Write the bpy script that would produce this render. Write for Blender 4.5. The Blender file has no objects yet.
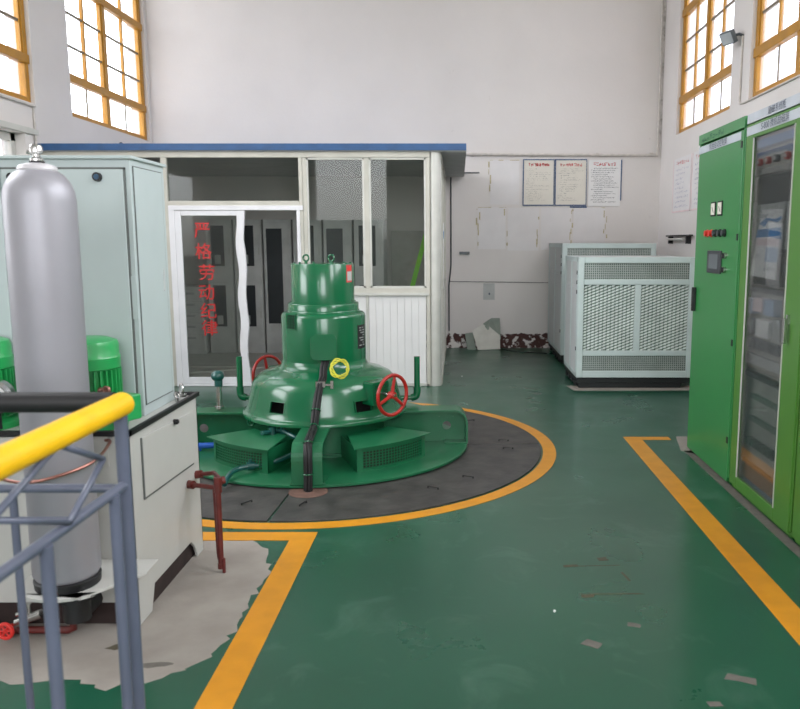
import bpy, bmesh, math, random
from mathutils import Vector, Matrix
R = math.radians
C = bpy.context.scene.collection
PI = math.pi

# ---------------------------------------------------------------- materials
def lin(c):
    o = []
    for v in c:
        v = v / 255.0
        o.append(v / 12.92 if v <= 0.04045 else ((v + 0.055) / 1.055) ** 2.4)
    return (o[0], o[1], o[2], 1.0)

def mat(name, col, rough=0.5, metal=0.0, coat=0.0, var=0.08, scale=6.0, bump=0.0, bscale=60.0, col2=None, spec=0.5):
    m = bpy.data.materials.new(name); m.use_nodes = True
    nt = m.node_tree; N = nt.nodes; L = nt.links
    b = N['Principled BSDF']
    b.inputs['Roughness'].default_value = rough
    b.inputs['Metallic'].default_value = metal
    b.inputs['Coat Weight'].default_value = coat
    b.inputs['Coat Roughness'].default_value = 0.08
    b.inputs['Specular IOR Level'].default_value = spec
    tc = N.new('ShaderNodeTexCoord')
    n = N.new('ShaderNodeTexNoise'); n.inputs['Scale'].default_value = scale; n.inputs['Detail'].default_value = 5
    L.new(tc.outputs['Object'], n.inputs['Vector'])
    r = N.new('ShaderNodeValToRGB')
    a = lin(col)
    if col2 is None:
        c1 = tuple(x * (1 - var) for x in a[:3]) + (1,); c2 = tuple(min(1, x * (1 + var)) for x in a[:3]) + (1,)
    else:
        c1 = a; c2 = lin(col2)
    r.color_ramp.elements[0].position = 0.35; r.color_ramp.elements[0].color = c1
    r.color_ramp.elements[1].position = 0.65; r.color_ramp.elements[1].color = c2
    L.new(n.outputs['Fac'], r.inputs['Fac']); L.new(r.outputs['Color'], b.inputs['Base Color'])
    if bump > 0:
        n2 = N.new('ShaderNodeTexNoise'); n2.inputs['Scale'].default_value = bscale; n2.inputs['Detail'].default_value = 3
        L.new(tc.outputs['Object'], n2.inputs['Vector'])
        bp = N.new('ShaderNodeBump'); bp.inputs['Strength'].default_value = bump; bp.inputs['Distance'].default_value = 0.01
        L.new(n2.outputs['Fac'], bp.inputs['Height']); L.new(bp.outputs['Normal'], b.inputs['Normal'])
    return m

def wall_mat(name, peel):
    """white plaster with faint dirt; chipped off down to red-brown brick near the floor when peel"""
    m = mat(name, (214, 209, 206), 0.75, var=0.03, scale=1.2, bump=0.12, bscale=25)
    nt = m.node_tree; N = nt.nodes; L = nt.links; b = N['Principled BSDF']
    base = b.inputs['Base Color'].links[0].from_socket
    g = N.new('ShaderNodeNewGeometry'); sp = N.new('ShaderNodeSeparateXYZ'); L.new(g.outputs['Position'], sp.inputs[0])
    # small dirt specks
    n = N.new('ShaderNodeTexNoise'); n.inputs['Scale'].default_value = 5.0; n.inputs['Detail'].default_value = 8; n.inputs['Roughness'].default_value = 0.72
    L.new(g.outputs['Position'], n.inputs['Vector'])
    rr = N.new('ShaderNodeValToRGB'); rr.color_ramp.elements[0].position = 0.66; rr.color_ramp.elements[1].position = 0.76
    L.new(n.outputs['Fac'], rr.inputs['Fac'])
    mx = N.new('ShaderNodeMix'); mx.data_type = 'RGBA'
    mul = N.new('ShaderNodeMath'); mul.operation = 'MULTIPLY'; mul.inputs[1].default_value = 0.45
    L.new(rr.outputs['Color'], mul.inputs[0]); L.new(mul.outputs[0], mx.inputs['Factor'])
    L.new(base, mx.inputs['A']); mx.inputs['B'].default_value = lin((140, 134, 125))
    out = mx.outputs['Result']
    if peel:
        n2 = N.new('ShaderNodeTexNoise'); n2.inputs['Scale'].default_value = 9.0; n2.inputs['Detail'].default_value = 6; n2.inputs['Roughness'].default_value = 0.65
        L.new(g.outputs['Position'], n2.inputs['Vector'])
        # height falloff: exposed below about 0.24 m
        mr = N.new('ShaderNodeMapRange'); mr.inputs['From Min'].default_value = 0.20; mr.inputs['From Max'].default_value = 0.27
        mr.inputs['To Min'].default_value = 0.075; mr.inputs['To Max'].default_value = -0.5
        L.new(sp.outputs['Z'], mr.inputs['Value'])
        ad = N.new('ShaderNodeMath'); ad.operation = 'ADD'; L.new(n2.outputs['Fac'], ad.inputs[0]); L.new(mr.outputs[0], ad.inputs[1])
        st = N.new('ShaderNodeValToRGB'); st.color_ramp.elements[0].position = 0.52; st.color_ramp.elements[1].position = 0.545
        L.new(ad.outputs[0], st.inputs['Fac'])
        m2 = N.new('ShaderNodeMix'); m2.data_type = 'RGBA'; L.new(st.outputs['Color'], m2.inputs['Factor'])
        L.new(out, m2.inputs['A']); m2.inputs['B'].default_value = lin((72, 42, 38)); out = m2.outputs['Result']
        # damp mildew close to the right back corner, above the pipe
        mr3 = N.new('ShaderNodeMapRange'); mr3.inputs['From Min'].default_value = 2.66; mr3.inputs['From Max'].default_value = 2.86
        mr3.inputs['To Min'].default_value = -0.5; mr3.inputs['To Max'].default_value = 0.06
        L.new(sp.outputs['X'], mr3.inputs['Value'])
        mz = N.new('ShaderNodeMapRange'); mz.inputs['From Min'].default_value = 2.6; mz.inputs['From Max'].default_value = 2.9
        mz.inputs['To Min'].default_value = -0.5; mz.inputs['To Max'].default_value = 0.0
        L.new(sp.outputs['Z'], mz.inputs['Value'])
        n3 = N.new('ShaderNodeTexNoise'); n3.inputs['Scale'].default_value = 9.0; n3.inputs['Detail'].default_value = 8; n3.inputs['Roughness'].default_value = 0.7
        L.new(g.outputs['Position'], n3.inputs['Vector'])
        a3 = N.new('ShaderNodeMath'); a3.operation = 'ADD'; L.new(n3.outputs['Fac'], a3.inputs[0]); L.new(mr3.outputs[0], a3.inputs[1])
        a4 = N.new('ShaderNodeMath'); a4.operation = 'ADD'; L.new(a3.outputs[0], a4.inputs[0]); L.new(mz.outputs[0], a4.inputs[1])
        s3 = N.new('ShaderNodeValToRGB'); s3.color_ramp.elements[0].position = 0.42; s3.color_ramp.elements[1].position = 0.68
        L.new(a4.outputs[0], s3.inputs['Fac'])
        m3 = N.new('ShaderNodeMix'); m3.data_type = 'RGBA'; L.new(s3.outputs['Color'], m3.inputs['Factor'])
        L.new(out, m3.inputs['A']); m3.inputs['B'].default_value = lin((112, 110, 92)); out = m3.outputs['Result']
    L.new(out, b.inputs['Base Color'])
    return m

def floor_mat():
    m = bpy.data.materials.new('green_epoxy_floor'); m.use_nodes = True
    nt = m.node_tree; N = nt.nodes; L = nt.links; b = N['Principled BSDF']
    b.inputs['Coat Weight'].default_value = 0.2; b.inputs['Coat Roughness'].default_value = 0.22
    g = N.new('ShaderNodeNewGeometry')
    n = N.new('ShaderNodeTexNoise'); n.inputs['Scale'].default_value = 0.9; n.inputs['Detail'].default_value = 6
    L.new(g.outputs['Position'], n.inputs['Vector'])
    r = N.new('ShaderNodeValToRGB'); r.color_ramp.elements[0].position = 0.3; r.color_ramp.elements[0].color = lin((19, 74, 54))
    r.color_ramp.elements[1].position = 0.7; r.color_ramp.elements[1].color = lin((26, 85, 63))
    L.new(n.outputs['Fac'], r.inputs['Fac'])
    n2 = N.new('ShaderNodeTexNoise'); n2.inputs['Scale'].default_value = 3.2; n2.inputs['Detail'].default_value = 9; n2.inputs['Roughness'].default_value = 0.62; n2.inputs['Distortion'].default_value = 0.8
    L.new(g.outputs['Position'], n2.inputs['Vector'])
    r2 = N.new('ShaderNodeValToRGB'); r2.color_ramp.elements[0].position = 0.55; r2.color_ramp.elements[0].color = (0, 0, 0, 1)
    r2.color_ramp.elements[1].position = 0.78; r2.color_ramp.elements[1].color = (0.55, 0.55, 0.55, 1)
    L.new(n2.outputs['Fac'], r2.inputs['Fac'])
    mx = N.new('ShaderNodeMix'); mx.data_type = 'RGBA'; L.new(r2.outputs['Color'], mx.inputs['Factor'])
    L.new(r.outputs['Color'], mx.inputs['A']); mx.inputs['B'].default_value = lin((84, 120, 104))
    L.new(mx.outputs['Result'], b.inputs['Base Color'])
    n3 = N.new('ShaderNodeTexNoise'); n3.inputs['Scale'].default_value = 2.0; n3.inputs['Detail'].default_value = 8
    L.new(g.outputs['Position'], n3.inputs['Vector'])
    mr = N.new('ShaderNodeMapRange'); mr.inputs['To Min'].default_value = 0.20; mr.inputs['To Max'].default_value = 0.40
    L.new(n3.outputs['Fac'], mr.inputs['Value']); L.new(mr.outputs[0], b.inputs['Roughness'])
    bp = N.new('ShaderNodeBump'); bp.inputs['Strength'].default_value = 0.02; bp.inputs['Distance'].default_value = 0.01
    L.new(n2.outputs['Fac'], bp.inputs['Height']); L.new(bp.outputs['Normal'], b.inputs['Normal'])
    return m

def glass_mat(name, tint=(1, 1, 1), gloss=1.0, haze=0.0, hazecol=(200, 200, 200)):
    """thin pane: see-through, mirror-like at grazing angles, optional film of dust"""
    m = bpy.data.materials.new(name); m.use_nodes = True
    nt = m.node_tree; N = nt.nodes; L = nt.links; N.remove(N['Principled BSDF'])
    out = N['Material Output']
    t = N.new('ShaderNodeBsdfTransparent'); t.inputs[0].default_value = (*tint, 1)
    gl = N.new('ShaderNodeBsdfGlossy'); gl.inputs['Roughness'].default_value = 0.02
    fr = N.new('ShaderNodeFresnel'); fr.inputs['IOR'].default_value = 1.5
    mu = N.new('ShaderNodeMath'); mu.operation = 'MULTIPLY'; mu.inputs[1].default_value = gloss; L.new(fr.outputs[0], mu.inputs[0])
    mx = N.new('ShaderNodeMixShader'); L.new(mu.outputs[0], mx.inputs[0]); L.new(t.outputs[0], mx.inputs[1]); L.new(gl.outputs[0], mx.inputs[2])
    sh = mx.outputs[0]
    if haze > 0:
        d = N.new('ShaderNodeBsdfDiffuse'); d.inputs[0].default_value = lin(hazecol)
        m2 = N.new('ShaderNodeMixShader'); m2.inputs[0].default_value = haze; L.new(sh, m2.inputs[1]); L.new(d.outputs[0], m2.inputs[2]); sh = m2.outputs[0]
    L.new(sh, out.inputs[0])
    return m

M = {}
M['wall'] = wall_mat('white_plaster', False)
M['wallpeel'] = wall_mat('white_plaster_peeling', True)
M['ceil'] = mat('ceiling_plaster', (215, 212, 208), 0.8)
M['floor'] = floor_mat()
M['yellow_line'] = mat('yellow_floor_paint', (208, 140, 20), 0.42, var=0.06, scale=9)
M['concrete'] = mat('bare_concrete', (142, 135, 128), 0.7, col2=(156, 150, 143), scale=5, bump=0.1)
M['scuff'] = mat('worn_paint', (104, 100, 94), 0.7, var=0.1, scale=30)
M['scuffred'] = mat('worn_paint_reddish', (84, 78, 62), 0.7, var=0.15, scale=40)
M['plate'] = mat('dark_pit_plate', (50, 49, 48), 0.5, col2=(72, 70, 68), scale=7, bump=0.2, bscale=25)
M['undershade'] = mat('undertank_shade_brown', (46, 32, 30), 0.8, var=.3, scale=12)  # brown-black standing in for the shade under the oil tank
M['rim_rust'] = mat('rusty_concrete', (105, 78, 68), 0.8, var=0.2, scale=20)
M['gen'] = mat('generator_green', (12, 94, 58), 0.22, coat=0.35, var=0.04, scale=5, bump=0.05, bscale=10)
M['gendark'] = mat('frame_green', (22, 100, 64), 0.4, coat=0.2, var=0.06, scale=6)
M['teal'] = mat('teal_pipe_paint', (22, 78, 74), 0.3, coat=0.4)
M['blue'] = mat('blue_pipe', (32, 84, 170), 0.4)
M['black'] = mat('black_rubber', (22, 22, 24), 0.5)
M['knobblue'] = mat('dark_blue_knob', (26, 70, 100), 0.3)
M['lining'] = mat('dusty_lining', (58, 54, 46), 0.9, var=.3, scale=60)
M['hole'] = mat('black_interior', (6, 7, 7), 0.9)
M['red'] = mat('red_paint', (164, 28, 22), 0.35, coat=0.3)
M['redpipe'] = mat('red_oxide_pipe', (92, 32, 28), 0.45, var=0.15, scale=20)
M['redplate'] = mat('red_nameplate', (196, 74, 70), 0.5)
M['ygwire'] = mat('yellow_green_wire', (206, 204, 62), 0.4)
M['chrome'] = mat('bare_steel', (190, 190, 188), 0.25, metal=1.0)
M['alu'] = mat('aluminium', (196, 196, 190), 0.45, metal=0.25, var=0.05)
M['alubeige'] = mat('aged_aluminium', (192, 190, 180), 0.5, metal=0.1, var=0.06)
M['whitepvc'] = mat('white_frame', (226, 226, 230), 0.45, var=0.03)
M['boothpanel'] = mat('white_cladding', (222, 222, 222), 0.5, var=0.03, scale=3)
M['roofblue'] = mat('blue_sheet', (38, 80, 128), 0.45, var=0.1, scale=8)
M['roofgrey'] = mat('grey_underside', (158, 160, 160), 0.6)
M['glass'] = glass_mat('window_glass', (0.97, 0.98, 1.0), 0.6)
M['glassfrost'] = glass_mat('dusty_window_glass', (0.93, 0.94, 0.97), 0.5, 0.25, (235, 235, 240))
M['boothglass'] = glass_mat('booth_glass', (0.88, 0.90, 0.88), 0.45, 0.04, (120, 125, 120))
M['cabglass'] = glass_mat('cabinet_glass', (0.96, 0.97, 0.97), 0.8, 0.02, (180, 185, 185))
M['ochre'] = mat('ochre_window_paint', (172, 120, 18), 0.42, coat=0.1, var=0.08, scale=8)
M['muntin'] = mat('grey_muntin', (110, 100, 84), 0.5)
M['cabgrey'] = mat('grey_green_enamel', (176, 188, 188), 0.4, var=0.02)
M['tank'] = mat('warm_grey_enamel', (184, 184, 180), 0.45, var=0.02)
M['seam'] = mat('grey_seam_gasket', (92, 96, 94), 0.6)  # even grey for door and panel seam lines
M['motor'] = mat('bright_green_motor', (36, 150, 80), 0.35, coat=0.3)
M['cyl'] = mat('silver_cylinder_paint', (152, 151, 158), 0.42, metal=0.25, var=0.04, scale=4, bump=0.03, bscale=120)
M['cylcap'] = mat('pale_silver_cap', (202, 200, 204), 0.4, metal=0.3)
M['railyellow'] = mat('yellow_rail_foam', (244, 190, 4), 0.5)
M['railblack'] = mat('black_rail_foam', (24, 24, 26), 0.55)
M['railgrey'] = mat('slate_grey_paint', (88, 94, 112), 0.4, coat=0.2)
M['copper'] = mat('copper_tube', (140, 98, 88), 0.35, metal=0.7)
M['cabgreen'] = mat('cabinet_green', (48, 126, 66), 0.34, coat=0.15, var=0.03, scale=2)
M['doorgreen'] = mat('door_frame_green', (72, 124, 46), 0.36, coat=0.15, var=0.03, scale=2)
M['strip'] = mat('pale_name_strip', (184, 190, 198), 0.5)
M['ink'] = mat('dark_ink', (58, 66, 88), 0.6)
M['inkdk'] = mat('faded_ink', (44, 92, 70), 0.6)
M['inkgrey'] = mat('grey_ink', (130, 128, 126), 0.7)
M['inkblack'] = mat('black_ink', (48, 48, 54), 0.7)
M['inkred'] = mat('red_ink', (196, 60, 62), 0.7)
M['inkpurple'] = mat('violet_marker', (116, 116, 158), 0.7)
M['dooredred'] = mat('red_door_lettering', (190, 34, 32), 0.5)
M['paper'] = mat('white_paper', (224, 223, 222), 0.7, var=0.02)
M['paperwarm'] = mat('cream_paper', (214, 209, 198), 0.7, var=0.02)
M['paperwall'] = mat('wall_sheet', (216, 213, 213), 0.7, var=0.02)
M['tape'] = mat('old_tape', (182, 170, 136), 0.6, var=0.15, scale=30)
M['frameblue'] = mat('blue_frame', (44, 76, 118), 0.45)
M['hxframe'] = mat('pale_aluminium_frame', (192, 206, 204), 0.4, var=0.03)
M['hxgrey'] = mat('grey_side_panel', (186, 190, 190), 0.5, var=0.03)
M['hxmesh'] = mat('galvanised_mesh', (176, 184, 180), 0.4, metal=0.3)
M['hxfin'] = mat('white_green_fin', (206, 218, 212), 0.4)
M['hxin'] = mat('coil_green', (92, 116, 102), 0.6)
M['hxbase'] = mat('black_base', (20, 26, 26), 0.6)
M['devgrey'] = mat('device_grey', (176, 178, 176), 0.5)
M['devlight'] = mat('mounting_plate', (172, 170, 164), 0.5)
M['devdark'] = mat('device_dark', (52, 56, 60), 0.4)
M['orange'] = mat('copper_bus', (176, 118, 78), 0.5)
M['bluelabel'] = mat('blue_print', (48, 120, 178), 0.6)
M['bluepale'] = mat('pale_blue_print', (160, 180, 208), 0.6)
M['pinkpale'] = mat('pale_pink_print', (222, 198, 200), 0.6)
M['neon'] = mat('lime_green_strip', (128, 214, 40), 0.4)
M['filecab'] = mat('office_cabinet_grey', (205, 205, 204), 0.45)
M['tile'] = mat('grey_floor_tile', (190, 188, 182), 0.4)
M['board'] = mat('pale_board', (206, 204, 196), 0.7)
M['boardback'] = mat('grey_green_board', (134, 144, 134), 0.7)
M['pebble'] = mat('pebbledash', (150, 128, 116), 0.9, col2=(196, 184, 176), scale=26, bump=0.5, bscale=60)
M['lampglass'] = mat('floodlight_glass', (176, 182, 186), 0.15)
M['lampgrey'] = mat('lamp_housing', (92, 98, 102), 0.4)
M['pipewhite'] = mat('dusty_white_pipe', (196, 190, 184), 0.6, var=0.1, scale=20)
M['led'] = mat('red_button', (214, 50, 44), 0.3)

# ---------------------------------------------------------------- mesh builder
class MB:
    def __init__(s):
        s.bm = bmesh.new(); s.M = Matrix.Identity(4); s.mi = 0
    def _v(s, p): return s.bm.verts.new(s.M @ Vector(p))
    def _f(s, vs, smooth=False):
        try:
            f = s.bm.faces.new(vs); f.material_index = s.mi; f.smooth = smooth; return f
        except ValueError: return None
    def box(s, x0, x1, y0, y1, z0, z1):
        v = [s._v((x, y, z)) for x in (x0, x1) for y in (y0, y1) for z in (z0, z1)]
        for q in ((0, 1, 3, 2), (4, 6, 7, 5), (0, 4, 5, 1), (2, 3, 7, 6), (0, 2, 6, 4), (1, 5, 7, 3)):
            s._f([v[i] for i in q])
        return s
    def bar(s, p0, p1, w, h, up=(0, 0, 1)):
        """square bar between two points"""
        p0, p1 = Vector(p0), Vector(p1); d = (p1 - p0).normalized(); u = Vector(up)
        if abs(d.dot(u)) > 0.99: u = Vector((0, 1, 0))
        a = d.cross(u).normalized(); b = a.cross(d).normalized()
        v = [s._v(p + a * (i * w / 2) + b * (j * h / 2)) for p in (p0, p1) for i in (-1, 1) for j in (-1, 1)]
        for q in ((0, 1, 3, 2), (4, 6, 7, 5), (0, 4, 5, 1), (2, 3, 7, 6), (0, 2, 6, 4), (1, 5, 7, 3)):
            s._f([v[i] for i in q])
        return s
    def tube(s, pts, r, seg=12, closed=False, cap=True, smooth_path=0):
        P = [Vector(p) for p in pts]
        if smooth_path:
            Q = []; n = len(P)
            rng = range(n if closed else n - 1)
            for i in rng:
                p0 = P[(i - 1) % n] if closed or i > 0 else P[0]; p1 = P[i]; p2 = P[(i + 1) % n]
                p3 = P[(i + 2) % n] if closed or i + 2 < n else P[-1]
                for k in range(smooth_path):
                    t = k / smooth_path
                    Q.append(0.5 * ((2 * p1) + (p2 - p0) * t + (2 * p0 - 5 * p1 + 4 * p2 - p3) * t * t + (3 * p1 - p0 - 3 * p2 + p3) * t ** 3))
            if not closed: Q.append(P[-1])
            P = Q
        n = len(P); rings = []; a = None
        for i in range(n):
            if closed: d = P[(i + 1) % n] - P[i - 1]
            elif i == 0: d = P[1] - P[0]
            elif i == n - 1: d = P[-1] - P[-2]
            else: d = (P[i + 1] - P[i]).normalized() + (P[i] - P[i - 1]).normalized()
            d.normalize()
            if a is None:
                a = d.cross(Vector((0, 0, 1)))
                if a.length < 0.05: a = d.cross(Vector((0, 1, 0)))
            else: a = a - d * a.dot(d)
            a.normalize(); b = d.cross(a)
            rr = r[i] if isinstance(r, (list, tuple)) else r
            rings.append([s._v(P[i] + (a * math.cos(2 * PI * k / seg) + b * math.sin(2 * PI * k / seg)) * rr) for k in range(seg)])
        for i in range(n if closed else n - 1):
            A, B = rings[i], rings[(i + 1) % n]
            for k in range(seg): s._f([A[k], A[(k + 1) % seg], B[(k + 1) % seg], B[k]], True)
        if cap and not closed:
            s._f(rings[0][::-1]); s._f(rings[-1])
        return s
    def cyl(s, p0, p1, r, seg=20, r2=None):
        return s.tube([p0, p1], [r, r if r2 is None else r2], seg)
    def ring(s, c, nrm, Rr, r, seg=32, tseg=8):
        c = Vector(c); nrm = Vector(nrm).normalized(); a = nrm.orthogonal().normalized(); b = nrm.cross(a)
        return s.tube([c + (a * math.cos(2 * PI * k / seg) + b * math.sin(2 * PI * k / seg)) * Rr for k in range(seg)], r, tseg, closed=True)
    def lathe(s, prof, c, seg=64, skip=None, close=False):
        c = Vector(c); rings = []
        for (r, z) in prof:
            if r < 1e-5: rings.append([s._v(c + Vector((0, 0, z)))])
            else: rings.append([s._v(c + Vector((r * math.cos(2 * PI * k / seg), r * math.sin(2 * PI * k / seg), z))) for k in range(seg)])
        m = len(rings)
        for i in range(m if close else m - 1):
            A, B = rings[i], rings[(i + 1) % m]
            for k in range(seg):
                if skip and skip(i, 2 * PI * (k + .5) / seg): continue
                k2 = (k + 1) % seg
                if len(A) == 1: s._f([A[0], B[k2], B[k]], True)
                elif len(B) == 1: s._f([A[k], A[k2], B[0]], True)
                else: s._f([A[k], A[k2], B[k2], B[k]], True)
        return s
    def sector(s, c, r0, r1, a0, a1, z0, z1, seg=24):
        """arc-shaped slab, angles in radians"""
        c = Vector(c); V = []
        for k in range(seg + 1):
            a = a0 + (a1 - a0) * k / seg; d = Vector((math.cos(a), math.sin(a), 0))
            V.append([s._v(c + d * r + Vector((0, 0, z))) for r in (r0, r1) for z in (z0, z1)])
        for k in range(seg):
            A, B = V[k], V[k + 1]
            s._f([A[0], B[0], B[2], A[2]]); s._f([A[1], A[3], B[3], B[1]])
            s._f([A[0], A[1], B[1], B[0]], False); s._f([A[2], B[2], B[3], A[3]], False)
        if abs((a1 - a0) - 2 * PI) > 1e-6:
            s._f([V[0][i] for i in (0, 2, 3, 1)]); s._f([V[-1][i] for i in (0, 1, 3, 2)])
        return s
    def prism(s, poly, ext):
        """extrude a planar polygon of 3-D points by vector ext"""
        e = Vector(ext); a = [s._v(p) for p in poly]; b = [s._v(Vector(p) + e) for p in poly]; n = len(poly)
        s._f(a[::-1]); s._f(b)
        for i in range(n): s._f([a[i], a[(i + 1) % n], b[(i + 1) % n], b[i]])
        return s
    def sphere(s, c, r, sz=(1, 1, 1), seg=20):
        prof = [(r * math.sin(PI * i / 12) if 0 < i < 12 else 0, -r * math.cos(PI * i / 12) * sz[2]) for i in range(13)]
        return s.lathe(prof, c, seg)
    def rbox(s, x0, x1, y0, y1, z0, z1, r, axis='z', seg=4):
        """box with rounded edges along one axis"""
        def rr(a0, a1, b0, b1):
            o = []
            for (ca, cb, t0) in ((a1 - r, b1 - r, 0), (a0 + r, b1 - r, 90), (a0 + r, b0 + r, 180), (a1 - r, b0 + r, 270)):
                for k in range(seg + 1):
                    t = R(t0 + 90 * k / seg); o.append((ca + r * math.cos(t), cb + r * math.sin(t)))
            return o
        if axis == 'z': return s.prism([(a, b, z0) for a, b in rr(x0, x1, y0, y1)], (0, 0, z1 - z0))
        if axis == 'y': return s.prism([(a, y0, b) for a, b in rr(x0, x1, z0, z1)], (0, y1 - y0, 0))
        return s.prism([(x0, a, b) for a, b in rr(y0, y1, z0, z1)], (x1 - x0, 0, 0))
    def glyphs(s, o, ux, uz, h, n, gap=0.18, w=None, thick=0.12, rnd=random, nrm=None, density=1.0):
        """a line of illegible stroke-built characters, o = left baseline, ux = reading direction, uz = up"""
        o = Vector(o); ux = Vector(ux); uz = Vector(uz); nn = ux.cross(uz) if nrm is None else Vector(nrm)
        w = w or h; t = thick * h
        for i in range(n):
            x0 = i * w * (1 + gap)
            for k in range(rnd.choice((3, 4, 5))):
                if rnd.random() > density: continue
                if rnd.random() < .55:
                    z = rnd.choice((.1, .35, .6, .88)) * h; a = rnd.choice((0, .1, .3)) * w; b = rnd.choice((.7, .9, 1)) * w
                    q = [(x0 + a, z), (x0 + b, z), (x0 + b, z + t), (x0 + a, z + t)]
                else:
                    x = x0 + rnd.choice((.1, .45, .8)) * w; a = rnd.choice((0, .2)) * h; b = rnd.choice((.7, 1)) * h
                    q = [(x, a), (x + t, a), (x + t, b), (x, b)]
                s._f([s._v(o + ux * p + uz * r_ + nn * 0.0006) for p, r_ in q])
        return s
    def build(s, name, mats, parent=None, bevel=0.0, sharp=35, origin=None, recalc=True):
        bm = s.bm
        if recalc: bmesh.ops.recalc_face_normals(bm, faces=bm.faces)
        for e in bm.edges:
            if len(e.link_faces) == 2 and e.calc_face_angle(0) > R(sharp): e.smooth = False
        if not isinstance(mats, (list, tuple)): mats = [mats]
        if parent is not None: org = ORG[parent.name]
        elif origin is not None: org = Vector(origin)
        else:
            xs = [v.co for v in bm.verts]
            org = Vector(((min(c.x for c in xs) + max(c.x for c in xs)) / 2, (min(c.y for c in xs) + max(c.y for c in xs)) / 2, min(c.z for c in xs)))
        for v in bm.verts: v.co -= org
        me = bpy.data.meshes.new(name); bm.to_mesh(me); bm.free()
        for m in mats: me.materials.append(m)
        o = bpy.data.objects.new(name, me); C.objects.link(o)
        if parent is not None: o.parent = parent
        else: o.location = org
        ORG[o.name] = org
        if bevel > 0:
            md = o.modifiers.new('bevel', 'BEVEL'); md.width = bevel; md.segments = 2; md.limit_method = 'ANGLE'; md.angle_limit = R(40)
        return o
ORG = {}

def tag(o, label, cat, group=None):
    o['label'] = label; o['category'] = cat
    if group: o['group'] = group
    return o
def thing(name, loc, label, cat, group=None):
    o = bpy.data.objects.new(name, None); C.objects.link(o); o.location = loc; o.empty_display_size = 0.1
    ORG[o.name] = Vector(loc)
    return tag(o, label, cat, group)
def struct(o): o['kind'] = 'structure'; return o
def B(*a):
    m = MB()
    for i in range(0, len(a), 6): m.box(*a[i:i + 6])
    return m

def text_mesh(s, size, mb, o, ux, uz, extr=0.0):
    """real lettering as mesh faces; returns width"""
    cu = bpy.data.curves.new('t', 'FONT'); cu.body = s; cu.size = size; cu.align_x = 'CENTER'; cu.align_y = 'CENTER'; cu.extrude = extr
    ob = bpy.data.objects.new('t', cu); C.objects.link(ob)
    dg = bpy.context.evaluated_depsgraph_get(); dg.update()
    me = bpy.data.meshes.new_from_object(ob.evaluated_get(dg))
    o = Vector(o); ux = Vector(ux); uz = Vector(uz); nn = ux.cross(uz)
    vs = [mb._v(o + ux * v.co.x + uz * v.co.y + nn * (v.co.z + 0.0008)) for v in me.vertices]
    for p in me.polygons: mb._f([vs[i] for i in p.vertices])
    bpy.data.objects.remove(ob); bpy.data.curves.remove(cu); bpy.data.meshes.remove(me)

# ================================================================ THE SETTING
XL, XR, YB, YF, ZC = -4.27, 2.84, 11.21, -3.6, 6.4
floor = struct(B(XL - .25, XR + .25, YF - .25, YB + .25, -0.2, 0.0).build('floor', M['floor'], origin=(0, 0, 0)))
struct(B(XL - .25, XR + .25, YF - .25, YB + .25, ZC, ZC + .2).build('ceiling', M['ceil']))

def wall_holes(name, m, axis, c0, c1, a0, a1, holes):
    """wall slab between c0 and c1 on its thin axis, from a0 to a1, with rectangular openings (u0,u1,z0,z1)"""
    mb = MB()
    us = sorted({a0, a1, *[h[0] for h in holes], *[h[1] for h in holes]}); zs = sorted({0.0, ZC, *[h[2] for h in holes], *[h[3] for h in holes]})
    for j in range(len(zs) - 1):
        run = None
        for i in range(len(us) - 1):
            uc, zc = (us[i] + us[i + 1]) / 2, (zs[j] + zs[j + 1]) / 2
            hole = any(h[0] < uc < h[1] and h[2] < zc < h[3] for h in holes)
            if not hole and run is None: run = us[i]
            if run is not None and (hole or i == len(us) - 2):
                e = us[i] if hole else us[i + 1]
                if axis == 'x': mb.box(c0, c1, run, e, zs[j], zs[j + 1])
                else: mb.box(run, e, c0, c1, zs[j], zs[j + 1])
                run = None
    return struct(mb.build(name, m))

SILL, HEAD = 2.90, 5.75
LW = [(8.93, 11.13), (5.97, 8.16), (2.9, 5.0)]
RW = [(8.44, 10.48), (5.90, 7.91), (3.3, 5.2), (0.7, 2.6)]
LOWER = (5.9, 7.92, 1.3, 2.58)
wall_holes('wall_left', M['wall'], 'x', XL - .24, XL, YF, YB, [(a, b, SILL, HEAD) for a, b in LW] + [LOWER, (2.9, 5.0, 1.3, 2.58)])
wall_holes('wall_right', M['wall'], 'x', XR, XR + .24, YF, YB, [(a, b, SILL, HEAD) for a, b in RW])
struct(B(XL - .24, XR + .24, YB, YB + .24, 0, ZC).build('wall_back', M['wallpeel']))
wall_holes('wall_front', M['wall'], 'y', YF - .24, YF, XL, XR, [(-0.6, 2.2, 1.6, 4.8), (-3.6, -1.8, 1.6, 4.0)])

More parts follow.
